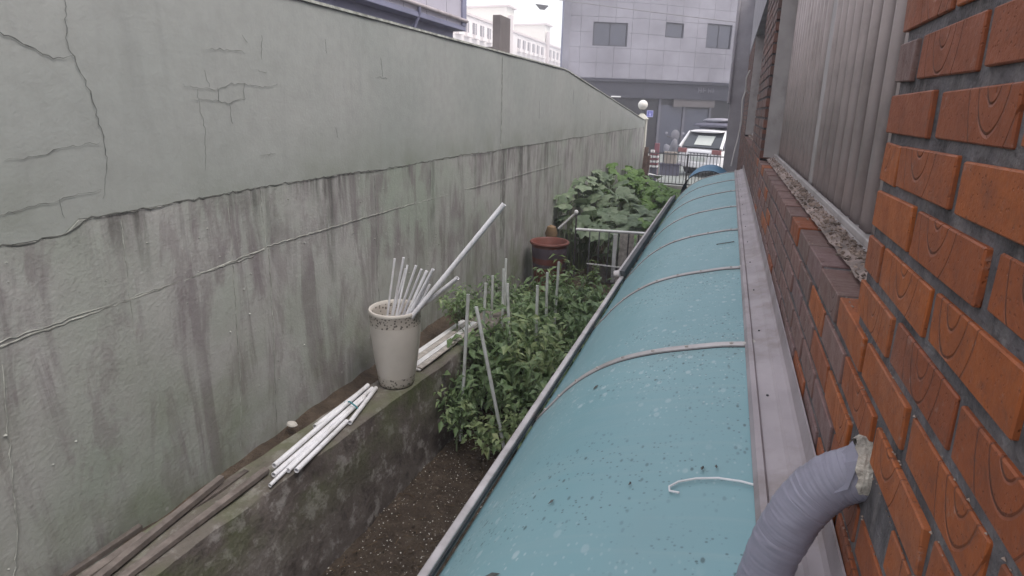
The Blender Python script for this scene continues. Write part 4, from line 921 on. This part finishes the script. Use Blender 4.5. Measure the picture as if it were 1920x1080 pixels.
MB().box(-.11, .11, -.10, .10, 0, .42).build('crate_base', MT['boxdark'], cr_)
MB().box(-.06, .06, -.05, .05, 0, .09).build('white_carton', MT['white'], bevel=.005, loc=(-2.16, 18.6, 1.165), label='small white carton on top of the striped crates', cat='carton')
MB().box(-.20, .20, -.15, .15, 0, .36).box(-.21, .21, -.155, .155, .361, .39).build('cardboard_box', MT['cardboard'], bevel=.01, loc=(-1.78, 20.6, .70), label='pale cardboard box behind the gate left of the white car', cat='box')
MB().box(-.32, .32, -.2, .2, 0, .36).box(-.34, .34, -.22, .22, .365, .395).build('pallet_stand', MT['boxdark'], loc=(-1.78, 20.6, .30), label='dark low stand carrying the cardboard box', cat='stand')

# --- white car seen from behind, local x = forward
cc = thing('parked_car', 'white hatchback car parked behind the gate with a roof carrier', 'car', (-.86, 20.5, .30), R(58))
def loft(rings, name, mat, parent, sub=1, **k):
    m = MB(); n = len(rings[0]); vs = [p for g in rings for p in g]; fs = []
    for i in range(len(rings) - 1):
        for j in range(n): a = i * n + j; b = i * n + (j + 1) % n; fs.append((a, b, b + n, a + n))
    fs += [tuple(range(n))[::-1], tuple((len(rings) - 1) * n + j for j in range(n))]
    return m.add(vs, fs).build(name, mat, parent, smooth=True, subsurf=sub, **k)
def ring(x, hw, z0, z1, c=.10):
    return [(x, -hw + c, z0), (x, hw - c, z0), (x, hw, z0 + c), (x, hw, (z0 + z1) / 2), (x, hw - .02, z1 - c), (x, hw - c * .8, z1), (x, -hw + c * .8, z1), (x, -hw + .02, z1 - c), (x, -hw, (z0 + z1) / 2), (x, -hw, z0 + c)]
loft([ring(-.02, .74, .36, .80), ring(.0, .80, .32, .90), ring(.10, .86, .25, .98), ring(.6, .89, .22, 1.0), ring(1.6, .90, .2, 1.0), ring(2.8, .90, .2, .98), ring(3.5, .88, .22, .92), ring(4.1, .82, .25, .8), ring(4.25, .7, .35, .65)], 'body', MT['carpaint'], cc, 2)
def cab(x0, x1, hw, z): return [(x0, -hw, z), (x1, -hw * .96, z), (x1, hw * .96, z), (x0, hw, z)]
m = MB(); L = [cab(.06, 3.0, .82, .97), cab(.20, 2.75, .78, 1.15), cab(.38, 2.3, .71, 1.42), cab(.48, 2.05, .66, 1.52)]
vs = [p for g in L for p in g]; fs = [(i * 4 + j, i * 4 + (j + 1) % 4, i * 4 + 4 + (j + 1) % 4, i * 4 + 4 + j) for i in range(3) for j in range(4)] + [(12, 13, 14, 15)]
m.add(vs, fs).build('cabin', MT['carglass'], cc, smooth=True)
loft([[(x, -hw, z), (x, -hw * .5, z + .045), (x, hw * .5, z + .045), (x, hw, z), (x, hw * .9, z - .05), (x, -hw * .9, z - .05)] for x, hw, z in ((.22, .60, 1.50), (.26, .69, 1.52), (.5, .72, 1.54), (1.2, .71, 1.555), (2.0, .66, 1.53), (2.12, .6, 1.50))], 'roof', MT['carpaint'], cc, 2)
for s in (-1, 1):
    MB().bar((.02, s * .80, .96), (.40, s * .69, 1.49), .09, .10).build('pillar', MT['carpaint'], cc, bevel=.02)
    MB().bar((.13, s * .826, .985), (.50, s * .70, 1.50), .03, .12).build('pillar_trim', MT['boxdark'], cc)
    MB().obox((-.005, s * .66, .86), (.03, 0, 0), (0, .17, 0), (0, 0, .075)).build('tail_lamp', MT['tail'], cc, bevel=.02)
    for x in (.75, 3.35):
        wl = MB().lathe([(.17, -.09), (.30, -.10), (.32, -.06), (.32, .06), (.30, .10), (.17, .09)], 24); wl.v = [(x + a, s * .82 + c, .32 + b) for a, b, c in wl.v]; t = wl.build('wheel', MT['rubber'], cc, smooth=True)
        wr = MB().lathe([(.02, -.08), (.17, -.085), (.17, .085), (.02, .08)], 18); wr.v = [(x + a, s * .82 + c, .32 + b) for a, b, c in wr.v]; wr.build('rim', MT['alu'], t)
MB().obox((.205, 0, 1.20), (.013, 0, -.005), (0, .72, 0), (.16, 0, .215)).build('rear_window', MT['carglass'], cc, bevel=.01)
MB().obox((.180, -.05, 1.215), (.004, 0, -.002), (0, .33, 0), (.11, 0, .15)).build('sunshade', MT['paper'], cc, bevel=.003)
MB().obox((-.015, 0, .60), (.012, 0, 0), (0, .27, 0), (0, 0, .07)).build('number_plate', MT['paper'], cc)
MB().obox((-.03, 0, .80), (.01, 0, 0), (0, .4, 0), (0, 0, .012)).build('tailgate_trim', MT['boxdark'], cc)
MB().obox((.02, 0, .40), (.06, 0, 0), (0, .80, 0), (0, 0, .10)).build('bumper', MT['carpaint'], cc, bevel=.03)
rk = thing('roof_carrier', 'dark grey roof carrier box on the white car', 'carrier', (-.86, 20.5, .30), R(58))
for x in (.8, 1.5): MB().bar((x, -.62, 1.615), (x, .62, 1.615), .05, .04).build('crossbar', MT['boxdark'], rk)
loft([[(x, -hw, 1.64), (x, hw, 1.64), (x, hw + .02, 1.64 + h * .5), (x, hw * .85, 1.64 + h), (x, -hw * .85, 1.64 + h), (x, -hw - .02, 1.64 + h * .5)] for x, hw, h in ((.40, .62, .10), (.5, .70, .17), (1.2, .70, .19), (2.0, .60, .12))], 'box_base', MT['boxdark'], rk, 1)
loft([[(x, -hw, 1.80), (x, hw, 1.80), (x, hw, 1.80 + h), (x, -hw, 1.80 + h)] for x, hw, h in ((.60, .46, .12), (.68, .52, .16), (1.5, .52, .16), (1.7, .46, .1))], 'box_lid', MT['boxmid'], rk, 1)
# scooter between the shop and the car
sk = thing('parked_scooter', 'grey scooter with a rounded windscreen parked behind the white car', 'scooter', (-1.98, 24.0, .30), R(20))
m = MB(); m.lathe([(.02, -.03), (.14, -.02), (.17, 0), (.14, .02), (.02, .03)], 22); m.v = [(a, c - .05 * 1, b * 1.3 + 1.22) for a, b, c in m.v]; m.build('windscreen', MT['screen'], sk, smooth=True)
loft([[(-w, y, z0), (w, y, z0), (w, y, z1), (-w, y, z1)] for y, w, z0, z1 in ((-.15, .10, .55, 1.15), (0, .18, .4, 1.2), (.3, .16, .3, .55), (.8, .18, .3, .8), (1.2, .15, .45, .85), (1.35, .06, .6, .8))], 'body', MT['screen'], sk, 1)
for y in (-.1, 1.15):
    wl = MB().lathe([(.12, -.05), (.21, -.055), (.23, 0), (.21, .055), (.12, .05)], 20); wl.v = [(c, y + a, .23 + b) for a, b, c in wl.v]; wl.build('wheel', MT['rubber'], sk, smooth=True)
for s in (-1, 1):
    h = MB().tube([(0, 0, 1.1), (s * .3, .05, 1.18)], .018, 8).build('handlebar', MT['iron'], sk)
    m = MB(); m.lathe([(.01, -.01), (.055, 0), (.01, .01)], 12); m.v = [(s * .33 + a, .02 + c, 1.30 + b) for a, b, c in m.v]; m.build('mirror', MT['boxmid'], h)

# ================================================================== BUILDINGS
def clip(cells, holes):
    out = list(cells)
    for (a, b, c, d) in holes:
        nx_ = []
        for (x0, x1, z0, z1) in out:
            if x1 <= a or x0 >= b or z1 <= c or z0 >= d: nx_.append((x0, x1, z0, z1)); continue
            if z0 < c: nx_.append((x0, x1, z0, c))
            if z1 > d: nx_.append((x0, x1, d, z1))
            zz0, zz1 = max(z0, c), min(z1, d)
            if x0 < a: nx_.append((x0, a, zz0, zz1))
            if x1 > b: nx_.append((b, x1, zz0, zz1))
        out = nx_
    return [q for q in out if q[1] - q[0] > .04 and q[3] - q[2] > .04]
class Facade:
    """flat facade from plan point P to Q; s runs along it, o outward (towards the camera side)"""
    def __init__(s, P, Q):
        s.P = Vector(P); d = Vector(Q) - s.P; s.L = d.length; s.d = d / s.L; s.n = Vector((s.d.y, -s.d.x))
    def box(s, m, a, b, z0, z1, o0, o1):
        c = s.P + s.d * (a + b) / 2 + s.n * (o0 + o1) / 2
        return m.obox((c.x, c.y, (z0 + z1) / 2), (s.d.x * (b - a) / 2, s.d.y * (b - a) / 2, 0), (s.n.x * (o1 - o0) / 2, s.n.y * (o1 - o0) / 2, 0), (0, 0, (z1 - z0) / 2))
def fwindow(F, par, a, b, z0, z1, frame, pane, mull=1, dep=-.06):
    m = MB(); t = .05
    F.box(m, a, b, z0, z0 + t, dep - .05, dep + .02); F.box(m, a, b, z1 - t, z1, dep - .05, dep + .02); F.box(m, a, a + t, z0 + t, z1 - t, dep - .05, dep + .02); F.box(m, b - t, b, z0 + t, z1 - t, dep - .05, dep + .02)
    w = m.build('window', frame, par); n = mull + 1; ww = (b - a - 2 * t) / n
    for k in range(n):
        F.box(MB(), a + t + k * ww + .015, a + t + (k + 1) * ww - .015, z0 + t, z1 - t, dep - .04, dep - .02).build('pane', pane, w)
    if mull: 
        for k in range(1, n): F.box(MB(), a + t + k * ww - .018, a + t + k * ww + .018, z0 + t, z1 - t, dep - .03, dep + .01).build('mullion', frame, w)
    return w
fb = thing('stone_clad_building', 'lavender-grey stone clad building over a dark shopfront across the street', 'building')
FA = Facade((-7.85, 28.0), (-4.12, 30.0)); FB = Facade((-4.12, 30.0), (1.6, 34.9))
wA = [(1.45, 3.17, 5.44, 6.52)]; wB = [(.97, 2.01, 5.98, 6.68), (3.40, 4.95, 5.62, 6.80)]
rc = random.Random(2)
for F, ww, cols in ((FA, wA, 5), (FB, wB, 8)):
    cells = []; cw = F.L / cols
    for i in range(cols):
        for k in range(8): cells.append((i * cw + .005, (i + 1) * cw - .005, 3.95 + k * .70 + .005, 3.95 + (k + 1) * .70 - .005))
    for (a, b, c, d) in clip(cells, ww):
        F.box(MB(), a, b, c, d, -.06, rc.uniform(-.004, .004)).build('cladding_panel', MT['clad'], fb)
    m = MB(); 
    for (a, b, c, d) in clip([(0, F.L, 3.93, 14)], ww): F.box(m, a, b, c, d, -.4, -.064)
    m.build('backing_wall', MT['base'], fb)
    F.box(MB(), 0, F.L, 9.56, 14, -.06, 0).build('upper_cladding', MT['clad'], fb)
    for (a, b, c, d) in ww:
        w = fwindow(F, fb, a, b, c, d, MT['fascia'], MT['glass'], 0 if b - a < 1.2 else 1)
    F.box(MB(), 0, F.L, 3.80, 3.93, -.5, .05).build('cornice', MT['fascia'], fb)
    F.box(MB(), 0, F.L, 3.05, 3.79, -.5, -.06).build('fascia', MT['fascia'], fb)
    F.box(MB(), 0, F.L, .3, 3.05, -.6, -.30).build('shopfront', MT['shop'], fb)
F = FB
for a in (1.05, 2.55, 4.2): F.box(MB(), a, a + .13, .3, 3.04, -.30, -.22).build('door_frame', MT['shopframe'], fb)
F.box(MB(), 1.19, 2.54, .35, 2.75, -.292, -.28).build('door_pane', MT['glass'], fb); F.box(MB(), 2.69, 4.19, .35, 2.6, -.292, -.28).build('door_pane', MT['glass'], fb)
F.box(MB(), 1.85, 4.4, 2.68, 3.06, -.20, -.10).build('sign_panel', MT['shopsign'], fb)
for k, (a, b) in enumerate(((3.25, .30), (3.55, .22), (3.87, .26), (4.15, .14))):   # worn, unreadable letters
    lt = MB(); F.box(lt, a, a + .05, 3.42, 3.66, -.062, -.045); F.box(lt, a + .06, a + b * .8, 3.50, 3.55, -.062, -.045)
    if k % 2 == 0: F.box(lt, a + .16, a + .2, 3.40, 3.66, -.062, -.045)
    lt.build('worn_letter', MT['shopframe'], fb)
F.box(MB(), .1, .55, 1.5, 1.55, -.30, -.26).build('shop_trim', MT['shopframe'], fb)
FA.box(MB(), 2.55, 3.05, 3.06, 3.12, -.30, -.05).build('wall_lamp', MT['white'], fb)
m = MB(); m.add([(-7.85, 28.01, .3), (-7.85, 28.01, 14), (-9.5, 40, 14), (-9.5, 40, .3), (-7.55, 28.05, .3), (-7.55, 28.05, 14), (-9.2, 40, 14), (-9.2, 40, .3)], [(0, 1, 2, 3), (4, 7, 6, 5), (0, 4, 5, 1), (1, 5, 6, 2), (2, 6, 7, 3), (3, 7, 4, 0)]).build('side_wall', MT['clad'], fb)
pl = thing('house_number_plate', 'small blue house number plate on the dark shopfront beside the globe lamp', 'sign')
F.box(MB(), .26, .62, 2.14, 2.46, -.05, -.03).build('plate_rim', MT['signrim'], pl); F.box(MB(), .285, .595, 2.165, 2.435, -.031, -.026).build('plate', MT['signblue'], pl)
m = MB(); F.box(m, .385, .415, 2.17, 2.36, -.027, -.022); F.box(m, .465, .495, 2.17, 2.36, -.027, -.022); F.box(m, .416, .464, 2.24, 2.28, -.027, -.022); m.build('number_print', MT['signrim'], pl)
F.box(MB(), .40, .48, 2.2, 2.4, -.32, -.0501).build('bracket', MT['iron'], pl)

# neighbour's building behind the boundary wall
nbd = thing('sheet_clad_building', 'pale sheet-clad building with overhanging upper floor behind the boundary wall', 'building')
for k in range(14):
    y0 = .2 + k * .75; MB().box(-6.5, -4.98, y0 + .006, y0 + .744, 3.93, 8).build('cladding_panel', MT['clad2'], nbd)
MB().box(-6.5, -4.95, .0, 10.72, 3.84, 3.925).build('edge_beam', MT['base'], nbd, bevel=.01)
MB().tube([(-4.93, .2, 4.02), (-4.93, 10.7, 4.02)], .035, 10).build('gutter', MT['flash'], nbd, smooth=True)
MB().tube([(-4.93, 8.85, 4.02), (-4.95, 8.9, 3.9), (-5.12, 8.95, 3.6), (-5.12, 8.95, 0)], .03, 8).build('downpipe', MT['base'], nbd, smooth=True)
MB().box(-6.4, -5.18, .1, 10.62, 0, 3.84).build('lower_wall', MT['base'], nbd)
MB().box(-4.975, -4.94, 10.55, 10.72, 3.93, 8).build('corner_trim', MT['base'], nbd)
MB().tube([(-2.42, 2.92, 2.99), (-2.42, 2.92, 3.12)], .012, 8).build('iron_stub', MT['iron'], label='short iron stub on top of the boundary wall', cat='rod')

# far apartments
ap = thing('apartment_block', 'long pale cream apartment block far behind the boundary wall', 'building')
MB().box(-43, -31.0, 58, 112, 0, 13.15).build('wall', MT['apt'], ap)
MB().box(-43, -30.8, 57.8, 112.2, 13.15, 13.42).build('roof_edge', MT['apttrim'], ap)
for y0 in (81.2, 99.6):
    MB().box(-48, -31.15, y0, y0 + 3.0, 13.42, 16.3).build('stair_tower', MT['apt2'], ap)
    MB().box(-48.2, -30.75, y0 - .2, y0 + 3.2, 16.3, 16.55).build('tower_roof', MT['apttrim'], ap)
    MB().box(-30.99, -30.6, y0 + .2, y0 + 1.2, 0, 15.2).build('pilaster', MT['apttrim'], ap)
FP = Facade((-31, 112), (-31, 58)); FP.n = Vector((1, 0))
for z in (11.2, 8.4, 5.6):
    y = 62.0
    while y < 110:
        if not any(abs(y - t - .7) < 1.6 for t in (81.2, 99.6)):
            o = bpy.data.objects.new('window', None); link(o, ap)
            MB().box(-30.99, -30.90, y, y + 1.1, z, z + 1.3).build('pane', MT['aptglass'], o); MB().box(-30.99, -30.86, y + .5, y + .58, z, z + 1.3).build('mullion', MT['apt'], o)
            MB().box(-30.99, -30.5, y - .2, y + 1.3, z - .55, z - .12).build('window_ledge', MT['apt'], o)
        y += 2.35

# overhead line with a street lamp
def sagline(p, q, sag, n=24): return [Vector(p).lerp(Vector(q), k / n) - Vector((0, 0, sag * 4 * (k / n) * (1 - k / n))) for k in range(n + 1)]
MB().tube(sagline((-16, 24, 8.2), (6, 24, 4.85), .12), .016, 6).build('overhead_wire', MT['cable'], label='thin overhead wire crossing the sky and the stone building', cat='wire')
MB().add([(-7.98, 24, 6.60), (-7.44, 24, 6.52), (-7.60, 24.08, 6.36), (-7.80, 24.08, 6.39), (-7.98, 24.16, 6.60), (-7.44, 24.16, 6.52), (-7.60, 24.1, 6.36), (-7.80, 24.1, 6.39)], [(0, 1, 2, 3), (5, 4, 7, 6), (0, 4, 5, 1), (1, 5, 6, 2), (2, 6, 7, 3), (3, 7, 4, 0)]).build('wire_junction', MT['cable'], label='grey funnel-shaped junction hanging on the overhead wire against the sky', cat='junction')

# --- haze volume added over the whole place to mimic a lens veil
hz = NB('veil_haze'); hz.t.nodes.remove(hz.p)
pv = hz.t.nodes.new('ShaderNodeVolumePrincipled'); pv.inputs['Color'].default_value = (.93, .91, 1.0, 1); pv.inputs['Density'].default_value = .0065; pv.inputs['Anisotropy'].default_value = .2
hz.t.links.new(pv.outputs[0], hz.out.inputs['Volume'])
MB().box(-102, 102, -42, 152, -1.1, 17.2).build('haze', hz.m, kind='stuff', label='thin pale haze added over the place to mimic a lens veil')
